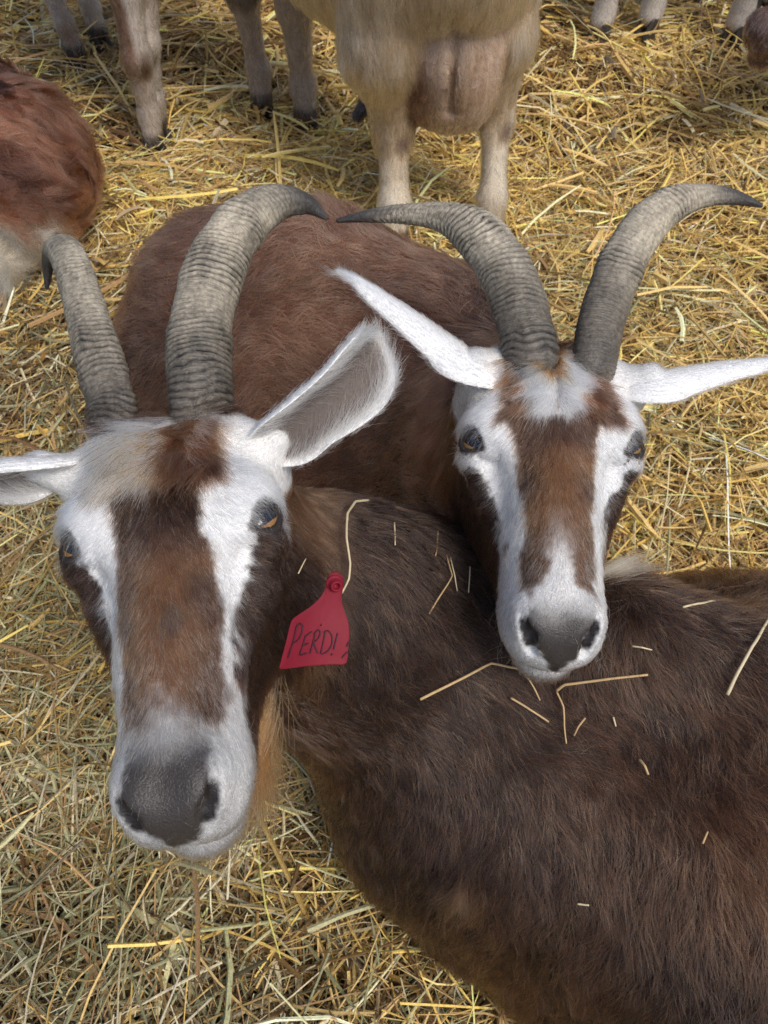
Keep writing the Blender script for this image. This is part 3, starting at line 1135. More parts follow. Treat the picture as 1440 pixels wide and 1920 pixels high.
    col = colour(P)[0]
    cc = vary(col, 0.30)
    f2 = rng.random(len(P)) < np.interp(P[:, 0], [0.0, 0.3], [0.10, 0.22])
    cc[f2] = cc[f2] * 0.5 + TAN * 0.95
    coat('coat', body, P, N, body_flow(P, N), body_len(P), cc, rad=body_rad, lift=0.21, droop=0.15, clump=clump, clump_f=0.66, wild=wild, npts=6, curl=curl, curl_f=110, clump_tone=0.42)
    # --- ears
    for v, f, info in ev:
        n = int(14000 * max(HQ, 0.4))
        i = rng.integers(0, len(v), n)
        # area-ish sampling along the leaf
        P = v[i] + info['B'][i] * rng.normal(size=(n, 1)) * 0.0012 + info['T'][i] * rng.normal(size=(n, 1)) * 0.0014
        N, T, B = info['N'][i], info['T'][i], info['B'][i]
        inn, vv = info['inner'][i] > 0.5, info['v'][i]
        keep = (~inn) | (rng.random(n) < 0.14 + 0.86 * smooth(0.40, 0.95, np.abs(vv)))
        P, N, T, B, inn, vv = P[keep], N[keep], T[keep], B[keep], inn[keep], vv[keep]
        fl = np.where(inn[:, None], T * 0.7 - B * np.sign(vv)[:, None] * 0.7, T + B * vv[:, None] * 0.2)
        L = np.where(inn, 0.018 * (0.5 + 0.7 * np.abs(vv)), 0.006)
        ic = mix(np.repeat(A3(0.30, 0.25, 0.215)[None], len(P), 0), np.repeat((WHITE * A3(.84, .81, .77))[None], len(P), 0), smooth(0.45, 0.95, np.abs(vv)))
        cc = vary(np.where(inn[:, None], ic, WHITE[None] * 0.97), 0.22)
        coat('coat', body, P, N, fl, L, cc, rad=0.00013, lift=np.where(inn, 0.45, 0.2), droop=0.03, clump=0.006, clump_f=0.45, wild=0.18)
    return body


# ------------------------------------------------------------------ nearest goat, lying at the front
HA = head_frame(306, 970, 0.470, 33, 1, -8.5, 0.97, 1.01)
HA.jaw = 0.038
SA = Solid()
head_solid(SA, HA)
ax_b = np.stack([unit(A3(0.955, -0.297, 0)), unit(A3(-0.297, -0.955, 0)), A3(0, 0, 1)])
nk0, nk1 = HA.w(0.0, -0.035, -0.080), A3(0.085, 0.325, 0.225)
SA.chain([nk0, nk0 * 0.55 + nk1 * 0.45 + A3(0, 0, -0.01), nk1], [0.050, 0.078, 0.115], 0.05)
SA.cap(HA.w(0, 0.0, -0.105), A3(0.02, 0.27, 0.23), 0.040, 0.10, 0.05)                 # throat
SA.ell((0.112, 0.235, 0.150), (0.165, 0.166, 0.185), ax_b, 0.06)
SA.ell((0.045, 0.215, 0.12), (0.080, 0.085, 0.11), ax_b, 0.05)
EA = [(HA.w(0.036, -0.055, -0.046), at(515, 822, .518)), (HA.w(-0.036, -0.055, -0.046), at(80, 876, .512))]
SA.cap(*EA[0], 0.022, 0.010, 0.02)
SA.cap(*EA[1], 0.022, 0.010, 0.02)                      # chest
SA.ell((0.22, 0.120, 0.085), (0.15, 0.125, 0.095), ax_b, 0.06)
SA.ell((0.37, 0.175, 0.175), (0.27, 0.238, 0.200), ax_b, 0.07)                        # belly
SA.ell((0.64, 0.11, 0.175), (0.19, 0.190, 0.205), ax_b, 0.07)                         # rump
SA.chain([A3(0.02, 0.345, 0.315), A3(0.20, 0.290, 0.340), A3(0.42, 0.215, 0.355), A3(0.72, 0.10, 0.345)], [0.035, 0.030, 0.030, 0.03], 0.07)
SA.chain([A3(0.06, 0.215, 0.20), A3(0.090, 0.125, 0.075), A3(0.03, 0.185, 0.035)], [0.075, 0.042, 0.022], 0.04)   # folded foreleg
SA.chain([A3(0.55, 0.02, 0.18), A3(0.40, -0.09, 0.10), A3(0.58, -0.12, 0.04)], [0.10, 0.055, 0.025], 0.05)         # folded hind leg
SA.chain([A3(0.80, 0.07, 0.31), A3(0.87, 0.05, 0.27)], [0.03, 0.014], 0.03)


ELBOW = SA.hit(868, 1690)[0]


def colA(P):
    n = len(P)
    a = noise(P, 9, 41) + 0.5 * noise(P, 24, 42)
    c = mix(np.repeat((DARK * 1.15)[None], n, 0), np.repeat(A3(0.076, 0.037, 0.022)[None], n, 0), np.clip(0.45 + 0.5 * a, 0, 1))
    # darker line along the spine, gingery ruff on the neck, rusty flank
    sp = np.abs((P - A3(0.20, 0.29, 0.3)) @ ax_b[1])
    c = mix(c, np.repeat((DARK * 0.9)[None], n, 0), smooth(0.05, 0.02, sp) * 0.7)
    c = mix(c, np.repeat(A3(0.15, 0.075, 0.033)[None], n, 0), smooth(-0.01, -0.06, P[:, 0]) * smooth(0.40, 0.45, P[:, 2]) * 0.85)
    c = mix(c, np.repeat(A3(0.105, 0.045, 0.022)[None], n, 0), smooth(0.22, 0.38, P[:, 0] + 0.1 * a) * smooth(0.30, 0.2, P[:, 1] + .3 * P[:, 0]) * 0.5)
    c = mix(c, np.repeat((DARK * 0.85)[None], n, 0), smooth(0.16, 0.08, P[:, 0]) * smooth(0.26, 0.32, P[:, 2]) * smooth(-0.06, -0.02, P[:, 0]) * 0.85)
    c = mix(c, np.repeat((DARK * 0.8)[None], n, 0), smooth(0.16, 0.02, P[:, 0]) * smooth(0.30, 0.22, P[:, 2]) * 0.8)  # low front of the chest: shade under the body painted into the coat
    el = np.linalg.norm((P - ELBOW) / A3(0.017, 0.017, 0.028), axis=1)
    c = mix(c, np.repeat(A3(0.26, 0.15, 0.085)[None], n, 0), smooth(1.5, 0.2, el) * 0.5)
    return c


def flowA(P, N):
    w = tex_dir(P, 14, 51)
    up = smooth(0.25, 0.36, P[:, 2])
    d = ax_b[0] * (0.06 + 0.8 * up)[:, None] + np.array([0, 0, -1.0]) * 1.0
    d = d + ax_b[1] * (0.5 * up)[:, None]
    return d + 0.40 * w + 0.22 * tex_dir(P, 42, 58)


def lenA(P):
    L = 0.023 + 0.005 * noise(P, 8, 55)
    L = L - 0.006 * smooth(0.05, -0.02, P[:, 0]) + 0.008 * smooth(0.2, 0.08, P[:, 2])
    return L


rA = thing('goat', (0.36, 0.195, 0), 'brown bearded goat lying nearest, white-striped face, red tag hanging beside its neck', 'goat', 'goats in the straw pen')
toC = unit(EYE - HA.o)
build_horned_goat(
    rA, 'A', HA, SA, (-0.30, -0.22, 0.0), (0.98, 0.55, 0.70),
    horns=[
        ([(386, 815, .520, 108), (381, 740, .528, 112), (378, 660, .545, 112), (388, 575, .565, 106), (413, 495, .585, 98), (455, 425, .605, 88), (515, 383, .625, 66), (570, 382, .640, 42), (613, 409, .648, 9)], -RT * 0.7 - FW * 0.6, 3),
        ([(218, 830, .515, 92), (203, 745, .528, 90), (181, 665, .545, 82), (162, 595, .565, 76), (143, 530, .585, 70), (125, 482, .605, 62), (104, 466, .625, 46), (91, 492, .640, 30), (88, 541, .650, 8)], RT * 0.9 - FW * 0.3, 8)],
    ears=[
        ([(468, 850, .522, 50), (530, 812, .512, 112), (582, 771, .508, 114), (628, 735, .508, 128), (660, 704, .511, 138), (685, 675, .516, 122), (699, 654, .520, 80), (706, 640, .523, 14)], -FW * 0.85 - UP * 0.5 + RT * 0.3, (0.9, 1.25, 1.35, 1.3, 1.15, 1.0, 0.8, 0.4)),
        ([(165, 868, .520, 46), (80, 876, .508, 104), (10, 882, .505, 120), (-60, 884, .508, 110), (-110, 880, .512, 64), (-132, 876, .515, 12)], -FW * 0.45 - UP * 0.9, (0.9, 1.15, 1.2, 1.0, 0.8, 0.4))],
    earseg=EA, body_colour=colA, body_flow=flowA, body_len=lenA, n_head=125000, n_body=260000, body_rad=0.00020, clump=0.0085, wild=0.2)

# ------------------------------------------------------------------ second horned goat, lying behind
HB = head_frame(1040, 810, 0.575, 27, -3, 2, 0.97, 0.90)
HB.jaw = 0.028
SB = Solid()
head_solid(SB, HB)
ax_c = np.stack([unit(A3(0.93, -0.36, 0)), unit(A3(-0.36, -0.93, 0)), A3(0, 0, 1)])
nb0, nb1 = HB.w(0, -0.04, -0.075), A3(0.085, 0.58, 0.27)
SB.chain([nb0, nb0 * .5 + nb1 * .5, nb1], [0.050, 0.078, 0.11], 0.05)
SB.cap(HB.w(0, 0.0, -0.10), A3(0.08, 0.53, 0.24), 0.038, 0.09, 0.05)
EB = [(HB.w(0.036, -0.055, -0.046), at(1215, 712, .606)), (HB.w(-0.036, -0.055, -0.046), at(890, 684, .606))]
SB.cap(*EB[0], 0.022, 0.012, 0.02)
SB.cap(*EB[1], 0.022, 0.012, 0.02)
SB.ell((-0.07, 0.68, 0.19), (0.26, 0.20, 0.22), ax_c, 0.06)
SB.ell((-0.175, 0.72, 0.185), (0.145, 0.175, 0.200), ax_c, 0.06)
SB.ell((0.07, 0.61, 0.20), (0.14, 0.15, 0.20), ax_c, 0.06)
SB.chain([A3(0.07, 0.62, 0.36), A3(-0.08, 0.70, 0.385), A3(-0.20, 0.74, 0.355)], [0.04, 0.04, 0.035], 0.08)
SB.chain([A3(-0.20, 0.62, 0.17), A3(-0.12, 0.48, 0.09), A3(-0.27, 0.47, 0.04)], [0.09, 0.05, 0.025], 0.05)
SB.chain([A3(0.08, 0.52, 0.17), A3(0.06, 0.47, 0.07), A3(0.15, 0.46, 0.035)], [0.07, 0.04, 0.022], 0.04)
SB.chain([A3(-0.29, 0.82, 0.27), A3(-0.32, 0.85, 0.20)], [0.03, 0.014], 0.03)


def colB(P):
    n = len(P)
    a = noise(P, 8, 141) + 0.6 * noise(P, 22, 142)
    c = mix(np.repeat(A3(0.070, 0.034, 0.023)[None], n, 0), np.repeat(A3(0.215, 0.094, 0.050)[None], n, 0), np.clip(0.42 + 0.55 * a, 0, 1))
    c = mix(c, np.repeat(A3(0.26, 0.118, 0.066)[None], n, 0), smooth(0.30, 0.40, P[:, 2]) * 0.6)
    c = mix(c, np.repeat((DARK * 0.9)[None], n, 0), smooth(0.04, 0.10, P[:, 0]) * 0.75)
    return c


def flowB(P, N):
    w = tex_dir(P, 12, 151)
    d = -ax_c[0] * 0.75 + np.array([0, 0, -1.0]) * 0.55
    return d + 0.6 * w


def lenB(P):
    return 0.024 + 0.006 * noise(P, 8, 155)


rB = thing('goat', (-0.07, 0.68, 0), 'brown goat with wide-spread horns, its white-banded head held above another goat\'s back', 'goat', 'goats in the straw pen')
build_horned_goat(
    rB, 'B', HB, SB, (-0.45, 0.25, 0.0), (0.30, 1.0, 0.68),
    horns=[
        ([(990, 690, .600, 93), (981, 620, .606, 95), (965, 560, .614, 94), (935, 495, .624, 91), (890, 440, .636, 80), (835, 410, .648, 56), (765, 402, .660, 36), (695, 405, .668, 24), (632, 414, .674, 8)], RT * 0.8 - FW * 0.5, 12),
        ([(1114, 690, .600, 87), (1126, 620, .606, 89), (1144, 560, .614, 88), (1172, 490, .624, 84), (1214, 425, .636, 78), (1268, 382, .648, 56), (1330, 368, .660, 38), (1385, 373, .668, 24), (1428, 386, .674, 8)], -RT * 0.8 - FW * 0.5, 17)],
    ears=[
        ([(955, 722, .636, 44), (890, 684, .602, 118), (830, 640, .603, 104), (765, 594, .607, 82), (700, 551, .612, 52), (643, 512, .618, 8)], FW * 0.5 - UP * 0.85, (0.8, 0.8, 0.7, 0.6, 0.5, 0.3)),
        ([(1135, 714, .636, 44), (1215, 714, .602, 112), (1285, 704, .603, 92), (1360, 692, .607, 66), (1430, 684, .612, 40), (1492, 680, .618, 8)], FW * 0.5 - UP * 0.85, (0.8, 0.8, 0.7, 0.6, 0.5, 0.3))],
    earseg=EB, body_colour=colB, body_flow=flowB, body_len=lenB, n_head=85000, n_body=150000, body_rad=0.00028, clump=0.013)

# ------------------------------------------------------------------ goats standing behind
M_HOOF = mat_plain('goat_hoof', (0.045, 0.038, 0.032), 0.6, 0.3, bump=0.3, scale=150, var=0.4)


def hoof(root, x, y, yaw, s=1.0, z0=0.0):
    """cloven hoof: two claws, one mesh"""
    V, F, off = [], [], 0
    c, sn = math.cos(yaw), math.sin(yaw)
    for q in (-1, 1):
        rings = []
        for z, l0, l1, w in ((0.0, -0.022, 0.034, 0.0125), (0.018, -0.019, 0.026, 0.0115), (0.036, -0.016, 0.016, 0.0100), (0.046, -0.010, 0.010, 0.006)):
            r = []
            for k in range(12):
                a = 2 * math.pi * k / 12
                u = (l0 + l1) / 2 + (l1 - l0) / 2 * math.cos(a)
                v = w * math.sin(a) * (1 - 0.35 * max(0, math.cos(a))) + q * 0.0125
                r.append((x + (u * c - v * sn) * s, y + (u * sn + v * c) * s, z0 + z * s + ground_h(np.array([x]), np.array([y]))[0] * 0.5))
            rings.append(r)
        v, f = loft(rings)
        V.append(v)
        F.append(f + off)
        off += len(v)
        top = off - 12 + np.arange(12)
        F.append(np.stack([top[:-3:2], top[1:-2:2], top[2:-1:2], top[2:-1:2]], 1)[:0])
    return make_mesh('hoof', np.vstack(V), np.vstack(F), M_HOOF, root)


def leg(S, top, mid, foot, r):
    S.chain([top, mid, foot + A3(0, 0, 0.075), foot + A3(0, 0, 0.028)], r, 0.03)


def standing(root, S, lo, hi, colour, flow, length, n, rad, hooves, h=0.006, lift=0.25, clump=0.016, clump_f=0.6, lift_hoof=0.0):
    V, Q = polygonise(S, lo, hi, h)
    body = make_mesh('body', V, Q, M_SKIN, root, True, colour(V) * 0.85)
    for x, y, yaw in hooves:
        hoof(root, x, y, yaw, z0=lift_hoof)
    if NOFUR:
        return body
    P, N = sample_surface(V, Q, S.grad(V), int(n * HQ), lambda p: np.where(in_view(p, 60), 1.0, 0.06))
    k = thin_back(P, N, 0.4)
    P, N = P[k], N[k]
    cc = vary(colour(P), 0.36)
    coat('coat', body, P, N, flow(P, N), length(P), cc, rad=rad, lift=lift, droop=0.15, clump=clump, clump_f=clump_f, wild=0.2, npts=5, clump_tone=0.28)
    return body


def simple_head(S, org, fwd, up, s=1.0):
    """plain head for animals whose head is out of the picture"""
    fwd = unit(fwd)
    up = unit(up - (up @ fwd) * fwd)
    H = Frame(org, np.cross(fwd, up), fwd, up, s)
    head_solid(S, H)
    for q in (-1, 1):
        S.cap(H.w(q * 0.05, -0.06, -0.045), H.w(q * 0.16, -0.08, -0.06), 0.02, 0.012, 0.02)
    return H


# --- cream milking goat seen from behind
SE = Solid()
axE = np.stack([unit(A3(-0.64, 0.77, 0)), unit(A3(0.77, 0.64, 0)), A3(0, 0, 1)])
SE.ell((-0.04, 1.50, 0.45), (0.34, 0.155, 0.185), axE, 0.06)
SE.ell((0.075, 1.335, 0.50), (0.16, 0.145, 0.16), axE, 0.06)
SE.ell((-0.19, 1.66, 0.46), (0.14, 0.13, 0.17), axE, 0.06)
SE.chain([A3(-0.21, 1.70, 0.50), A3(-0.34, 1.86, 0.72)], [0.11, 0.07], 0.06)
SE.chain([A3(0.005, 1.285, 0.47), A3(0.000, 1.275, 0.335), A3(0.016, 1.300, 0.190), A3(0.018, 1.245, 0.075), A3(0.018, 1.225, 0.03)], [0.080, 0.060, 0.029, 0.021, 0.024], 0.035)
SE.chain([A3(0.190, 1.335, 0.47), A3(0.190, 1.315, 0.33), A3(0.194, 1.330, 0.185), A3(0.194, 1.265, 0.075), A3(0.194, 1.245, 0.03)], [0.052, 0.038, 0.024, 0.020, 0.023], 0.03)
SE.chain([A3(-0.268, 1.70, 0.40), A3(-0.272, 1.69, 0.235), A3(-0.262, 1.70, 0.08), A3(-0.262, 1.69, 0.03)], [0.05, 0.027, 0.018, 0.023], 0.03)
SE.chain([A3(-0.168, 1.62, 0.40), A3(-0.168, 1.63, 0.24), A3(-0.166, 1.64, 0.08), A3(-0.164, 1.63, 0.03)], [0.055, 0.030, 0.020, 0.024], 0.03)
SE.ell((0.108, 1.295, 0.310), (0.074, 0.085, 0.120), None, 0.007)                 # udder
SE.ell((0.140, 1.295, 0.285), (0.045, 0.065, 0.090), None, 0.02)
SE.ell((0.075, 1.305, 0.275), (0.040, 0.060, 0.080), None, 0.02)
SE.cap((0.105, 1.22, 0.40), (0.103, 1.222, 0.26), 0.002, 0.002, 0.02, True)
SE.cap(A3(-0.012, 1.335, 0.235), A3(-0.045, 1.325, 0.195), 0.016, 0.010, 0.02)    # teat pushed out past the leg
HE = simple_head(SE, A3(-0.41, 1.95, 0.80), A3(-0.5, 0.7, -0.5), A3(-0.3, 0.4, 0.8))
E_CR, E_BR, E_WH = A3(0.60, 0.46, 0.31), A3(0.26, 0.14, 0.075), A3(0.70, 0.62, 0.49)


def colE(P):
    n = len(P)
    a = noise(P, 10, 201) + 0.5 * noise(P, 30, 202)
    c = mix(np.repeat(E_CR[None], n, 0), np.repeat((E_CR * 0.68)[None], n, 0), np.clip(0.4 + 0.6 * a, 0, 1))
    lowr = smooth(0.22, 0.10, P[:, 2])
    c = mix(c, np.repeat(E_WH[None], n, 0), lowr * np.clip(0.5 + 0.8 * noise(P, 14, 204), 0, 1))
    c = mix(c, np.repeat(E_BR[None], n, 0), lowr * np.clip(1.5 * noise(P, 16, 206), 0, 0.7))
    fr = smooth(1.52, 1.60, P[:, 1])
    c = mix(c, np.repeat(A3(0.40, 0.33, 0.28)[None], n, 0), fr * smooth(0.34, 0.25, P[:, 2]))
    c = mix(c, np.repeat(A3(0.08, 0.06, 0.05)[None], n, 0), fr * smooth(0.035, 0.01, np.abs(P[:, 2] - 0.235)) * (P[:, 0] < -0.21) * 0.75)
    u = np.linalg.norm((P - A3(0.107, 1.30, 0.30)) / A3(0.085, 0.095, 0.132), axis=1)
    ud = smooth(1.12, 0.98, u) * (P[:, 1] < 1.34)
    uc = mix(np.repeat(A3(0.50, 0.36, 0.26)[None], n, 0), np.repeat(A3(0.20, 0.115, 0.085)[None], n, 0), smooth(0.09, 0.05, P[:, 0] + 0.01 * a) * smooth(0.36, 0.28, P[:, 2]))
    uc = mix(uc, np.repeat(A3(0.20, 0.12, 0.065)[None], n, 0), np.clip(noise(P, 26, 207), 0, 1) * 0.7 * smooth(0.02, 0.0, np.abs(P[:, 0] - 0.118) - 0.02))
    c = mix(c, uc, ud)
    te = np.linalg.norm(P - A3(-0.034, 1.328, 0.21), axis=1)
    c = mix(c, np.repeat(A3(0.06, 0.05, 0.055)[None], n, 0), smooth(0.04, 0.03, te))
    for hx, hy in ((0.018, 1.30), (0.196, 1.335)):
        d = np.linalg.norm((P - A3(hx + 0.012, hy - 0.01, 0.18)) / A3(0.016, 0.05, 0.024), axis=1)
        c = mix(c, np.repeat(A3(0.13, 0.07, 0.045)[None], n, 0), smooth(1.2, 0.5, d) * 0.8)
    c = mix(c, np.repeat(A3(0.17, 0.085, 0.045)[None], n, 0), smooth(0.31, 0.27, P[:, 2]) * smooth(1.34, 1.40, P[:, 1]) * smooth(1.60, 1.54, P[:, 1]))
    c = mix(c, np.repeat(A3(0.09, 0.07, 0.055)[None], n, 0), smooth(0.055, 0.035, P[:, 2]))
    return c


def flow_down(P, N):
    return np.array([0, 0, -1.0]) + 0.25 * noise3(P, 12, 211) + 0.2 * N * 0


def lenE(P):
    L = 0.012 + 0.020 * smooth(0.22, 0.34, P[:, 2])
    u = np.linalg.norm((P - A3(0.107, 1.30, 0.30)) / A3(0.085, 0.095, 0.132), axis=1)
    return np.where((u < 1.1) & (P[:, 1] < 1.34), 0.010, L)


rE = thing('goat', (0.0, 1.48, 0), 'cream goat standing with its back turned, full udder hanging between its hind legs', 'goat', 'goats in the straw pen')
standing(rE, SE, (-0.62, 1.10, 0.0), (0.34, 2.25, 0.98), colE, flow_down, lenE, 90000, 0.00032,
         [(0.018, 1.222, 2.2), (0.194, 1.242, 2.2), (-0.262, 1.687, 2.2), (-0.164, 1.627, 2.2)])

# --- white-legged goat at the back left
SF = Solid()
axF = np.stack([unit(A3(0.55, -0.83, 0)), unit(A3(0.83, 0.55, 0)), A3(0, 0, 1)])
SF.ell((-0.57, 1.76, 0.52), (0.34, 0.16, 0.19), axF, 0.06)
SF.chain([A3(-0.47, 1.60, 0.58), A3(-0.40, 1.42, 0.78)], [0.11, 0.065], 0.06)
SF.chain([A3(-0.455, 1.55, 0.45), A3(-0.455, 1.545, 0.30), A3(-0.462, 1.535, 0.185), A3(-0.466, 1.545, 0.075), A3(-0.468, 1.535, 0.03)], [0.05, 0.027, 0.024, 0.018, 0.021], 0.02)
SF.chain([A3(-0.425, 1.60, 0.45), A3(-0.428, 1.595, 0.30), A3(-0.452, 1.585, 0.19), A3(-0.464, 1.595, 0.08), A3(-0.468, 1.59, 0.03)], [0.05, 0.026, 0.023, 0.018, 0.021], 0.02)
SF.chain([A3(-0.735, 1.93, 0.45), A3(-0.745, 1.93, 0.22), A3(-0.712, 1.90, 0.08), A3(-0.705, 1.89, 0.03)], [0.06, 0.026, 0.018, 0.022], 0.02)
SF.chain([A3(-0.68, 1.99, 0.45), A3(-0.69, 2.0, 0.22), A3(-0.675, 1.99, 0.08), A3(-0.670, 1.98, 0.03)], [0.06, 0.026, 0.018, 0.022], 0.02)
SF.chain([A3(-0.425, 1.66, 0.42), A3(-0.427, 1.66, 0.25)], [0.03, 0.012], 0.02)
HF = simple_head(SF, A3(-0.37, 1.36, 0.86), A3(0.3, -0.8, -0.45), A3(0.2, -0.4, 0.8))


def colF(P):
    n = len(P)
    a = noise(P, 16, 221)
    c = mix(np.repeat(A3(0.56, 0.49, 0.43)[None], n, 0), np.repeat(A3(0.36, 0.27, 0.21)[None], n, 0), np.clip(0.3 + a, 0, 1))
    c = mix(c, np.repeat(A3(0.22, 0.13, 0.085)[None], n, 0), smooth(-0.448, -0.462, P[:, 0]) * smooth(0.12, 0.2, P[:, 2]) * (P[:, 0] > -0.6))
    for y0 in (1.535, 1.585):
        d = np.linalg.norm((P - A3(-0.448, y0 - 0.012, 0.180)) / A3(0.016, 0.02, 0.030), axis=1)
        c = mix(c, np.repeat(A3(0.13, 0.085, 0.055)[None], n, 0), smooth(1.3, 0.5, d))
    c = mix(c, np.repeat(A3(0.20, 0.055, 0.03)[None], n, 0), smooth(0.34, 0.30, P[:, 2]) * (P[:, 1] > 1.635) * (P[:, 1] < 1.72) * (P[:, 0] > -0.47))
    c = mix(c, np.repeat(A3(0.30, 0.18, 0.11)[None], n, 0), smooth(0.34, 0.42, P[:, 2]))
    return mix(c, np.repeat(A3(0.09, 0.07, 0.055)[None], n, 0), smooth(0.055, 0.035, P[:, 2]))


lenF = lambda P: 0.011 + 0.014 * smooth(0.30, 0.42, P[:, 2])
rF = thing('goat', (-0.57, 1.76, 0), 'pale goat at the top left of the pen, only its thin white legs showing', 'goat', 'goats in the straw pen')
standing(rF, SF, (-0.95, 1.05, 0.0), (-0.10, 2.25, 1.0), colF, flow_down, lenF, 26000, 0.00032,
         [(-0.468, 1.53, -0.9), (-0.468, 1.585, -0.9), (-0.705, 1.885, -0.9), (-0.670, 1.975, -0.9)])

# --- goat at the back right, only feet in view
SG = Solid()
axG = np.stack([unit(A3(1, 0.08, 0)), unit(A3(-0.08, 1, 0)), A3(0, 0, 1)])
SG.ell((0.70, 2.05, 0.50), (0.33, 0.15, 0.18), axG, 0.06)
SG.chain([A3(0.50, 2.04, 0.55), A3(0.36, 2.02, 0.80)], [0.10, 0.065], 0.06)
for x, y in ((0.505, 1.965), (0.62, 1.985), (0.815, 1.955), (0.93, 2.10)):
    SG.chain([A3(x + 0.01, y + 0.03, 0.42), A3(x + 0.008, y + 0.01, 0.2), A3(x, y + 0.008, 0.075), A3(x - 0.004, y, 0.055)], [0.05, 0.026, 0.019, 0.023], 0.03)
HG = simple_head(SG, A3(0.29, 1.99, 0.88), A3(-0.8, -0.2, -0.45), A3(-0.4, -0.1, 0.8))


def colG(P):
    n = len(P)
    c = mix(np.repeat(A3(0.58, 0.52, 0.46)[None], n, 0), np.repeat(A3(0.25, 0.14, 0.09)[None], n, 0), smooth(0.1, 0.2, P[:, 2]))
    return mix(c, np.repeat(A3(0.10, 0.06, 0.045)[None], n, 0), smooth(0.055, 0.035, P[:, 2]))


rG = thing('goat', (0.74, 2.2, 0), 'goat at the far right of the pen, only its white pasterns and dark hooves showing', 'goat', 'goats in the straw pen')
standing(rG, SG, (0.02, 1.75, 0.0), (1.10, 2.32, 1.05), colG, flow_down, lambda P: 0.012 + 0 * P[:, 0], 9000, 0.0004,
         [(0.501, 1.96, 3.9), (0.616, 1.98, 3.9), (0.811, 1.95, 3.9), (0.926, 2.095, 3.9)], h=0.007, lift_hoof=0.022)

# --- reddish goat at the right edge lowering its muzzle
SH = Solid()
HH = Frame(at(1606, -62, 1.32), *(lambda y, z: (np.cross(y, z), y, z))(unit(A3(-0.88, -0.10, -0.40)), unit(A3(-0.42, -0.15, 0.88))), 1.0)
head_solid(SH, HH)
SH.chain([HH.w(0, -0.04, -0.07), A3(0.93, 1.52, 0.48), A3(1.02, 1.55, 0.50)], [0.055, 0.075, 0.11], 0.05)
SH.ell((1.25, 1.58, 0.50), (0.33, 0.16, 0.185), None, 0.06)
SHH = [(1.02, 1.50), (1.05, 1.64), (1.48, 1.52), (1.50, 1.66)]
for x, y in SHH:
    SH.chain([A3(x, y, 0.42), A3(x, y, 0.2), A3(x, y, 0.075), A3(x, y, 0.03)], [0.05, 0.026, 0.019, 0.023], 0.03)


def colH(P):
    n = len(P)
    q = HH.l(P)
    a = noise(P, 14, 231)
    c = mix(np.repeat(A3(0.17, 0.075, 0.045)[None], n, 0), np.repeat(A3(0.25, 0.12, 0.075)[None], n, 0), np.clip(0.4 + a, 0, 1))
    return mix(c, np.repeat(A3(0.12, 0.075, 0.065)[None], n, 0), smooth(0.12, 0.15, q[:, 1]) * smooth(0.05, 0.03, np.abs(q[:, 0])))


rH = thing('goat', (1.25, 1.58, 0), 'reddish goat reaching in at the right edge, just its muzzle in view', 'goat', 'goats in the straw pen')
standing(rH, SH, (0.55, 1.15, 0.0), (1.75, 1.85, 0.78), colH, flow_down, lambda P: 0.010 + 0.01 * smooth(0.8, 1.0, P[:, 0]), 12000, 0.0003,
         [(x, y, 3.14) for x, y in SHH], h=0.006)

# --- shaggy rust goat lying at the left edge
SD = Solid()
axD = np.stack([unit(A3(0.96, -0.28, 0)), unit(A3(-0.28, -0.96, 0)), A3(0, 0, 1)])
SD.ell((-0.705, 1.25, 0.150), (0.205, 0.175, 0.165), axD, 0.05)
SD.ell((-0.95, 1.25, 0.18), (0.26, 0.20, 0.20), axD, 0.06)
SD.ell((-1.20, 1.31, 0.19), (0.16, 0.16, 0.19), axD, 0.06)
SD.chain([A3(-1.28, 1.33, 0.27), A3(-1.42, 1.30, 0.46)], [0.10, 0.065], 0.06)
SD.chain([A3(-0.62, 1.16, 0.12), A3(-0.665, 1.105, 0.075), A3(-0.86, 1.10, 0.05)], [0.08, 0.055, 0.028], 0.035)
HD = simple_head(SD, A3(-1.46, 1.26, 0.54), A3(-0.5, -0.8, -0.3), A3(-0.2, -0.3, 0.9))


def colD(P):
    n = len(P)
    a = noise(P, 9, 241) + 0.6 * noise(P, 26, 242)
    c = mix(np.repeat(A3(0.072, 0.032, 0.022)[None], n, 0), np.repeat(A3(0.185, 0.075, 0.040)[None], n, 0), np.clip(0.45 + 0.6 * a, 0, 1))
    wl = smooth(1.135, 1.105, P[:, 1] + 0.02 * a) * smooth(0.17, 0.13, P[:, 2])
    c = mix(c, np.repeat(A3(0.64, 0.56, 0.44)[None], n, 0), wl)
    g = np.linalg.norm((P - A3(-0.66, 1.215, 0.345)) / A3(0.025, 0.05, 0.03), axis=1)
    return mix(c, np.repeat(A3(0.20, 0.20, 0.12)[None], n, 0), smooth(1.4, 0.4, g) * 0.8)


def flowD(P, N):
    return axD[0] * 0.5 + np.array([0, 0, -1.0]) * 0.7 + 1.5 * noise3(P, 11, 251)


rD = thing('goat', (-0.85, 1.22, 0), 'shaggy rust-brown goat lying at the left edge, cream hair on its hind leg', 'goat', 'goats in the straw pen')
VD, QD = polygonise(SD, (-1.70, 0.90, 0.0), (-0.40, 1.55, 0.74), 0.006)
bD = make_mesh('body', VD, QD, M_SKIN, rD, True, colD(VD) * 0.8)
if not NOFUR:
    P, N = sample_surface(VD, QD, SD.grad(VD), int(80000 * HQ), lambda p: np.where(in_view(p, 60), 1.0, 0.10))
    coat('coat', bD, P, N, flowD(P, N), 0.042 + 0.012 * noise(P, 10, 255), vary(colD(P), 0.5), rad=0.00032, lift=0.45, droop=0.20,
         clump=0.028, clump_f=0.9, wild=0.10, npts=9, curl=0.20, curl_f=85, clump_tone=0.5)

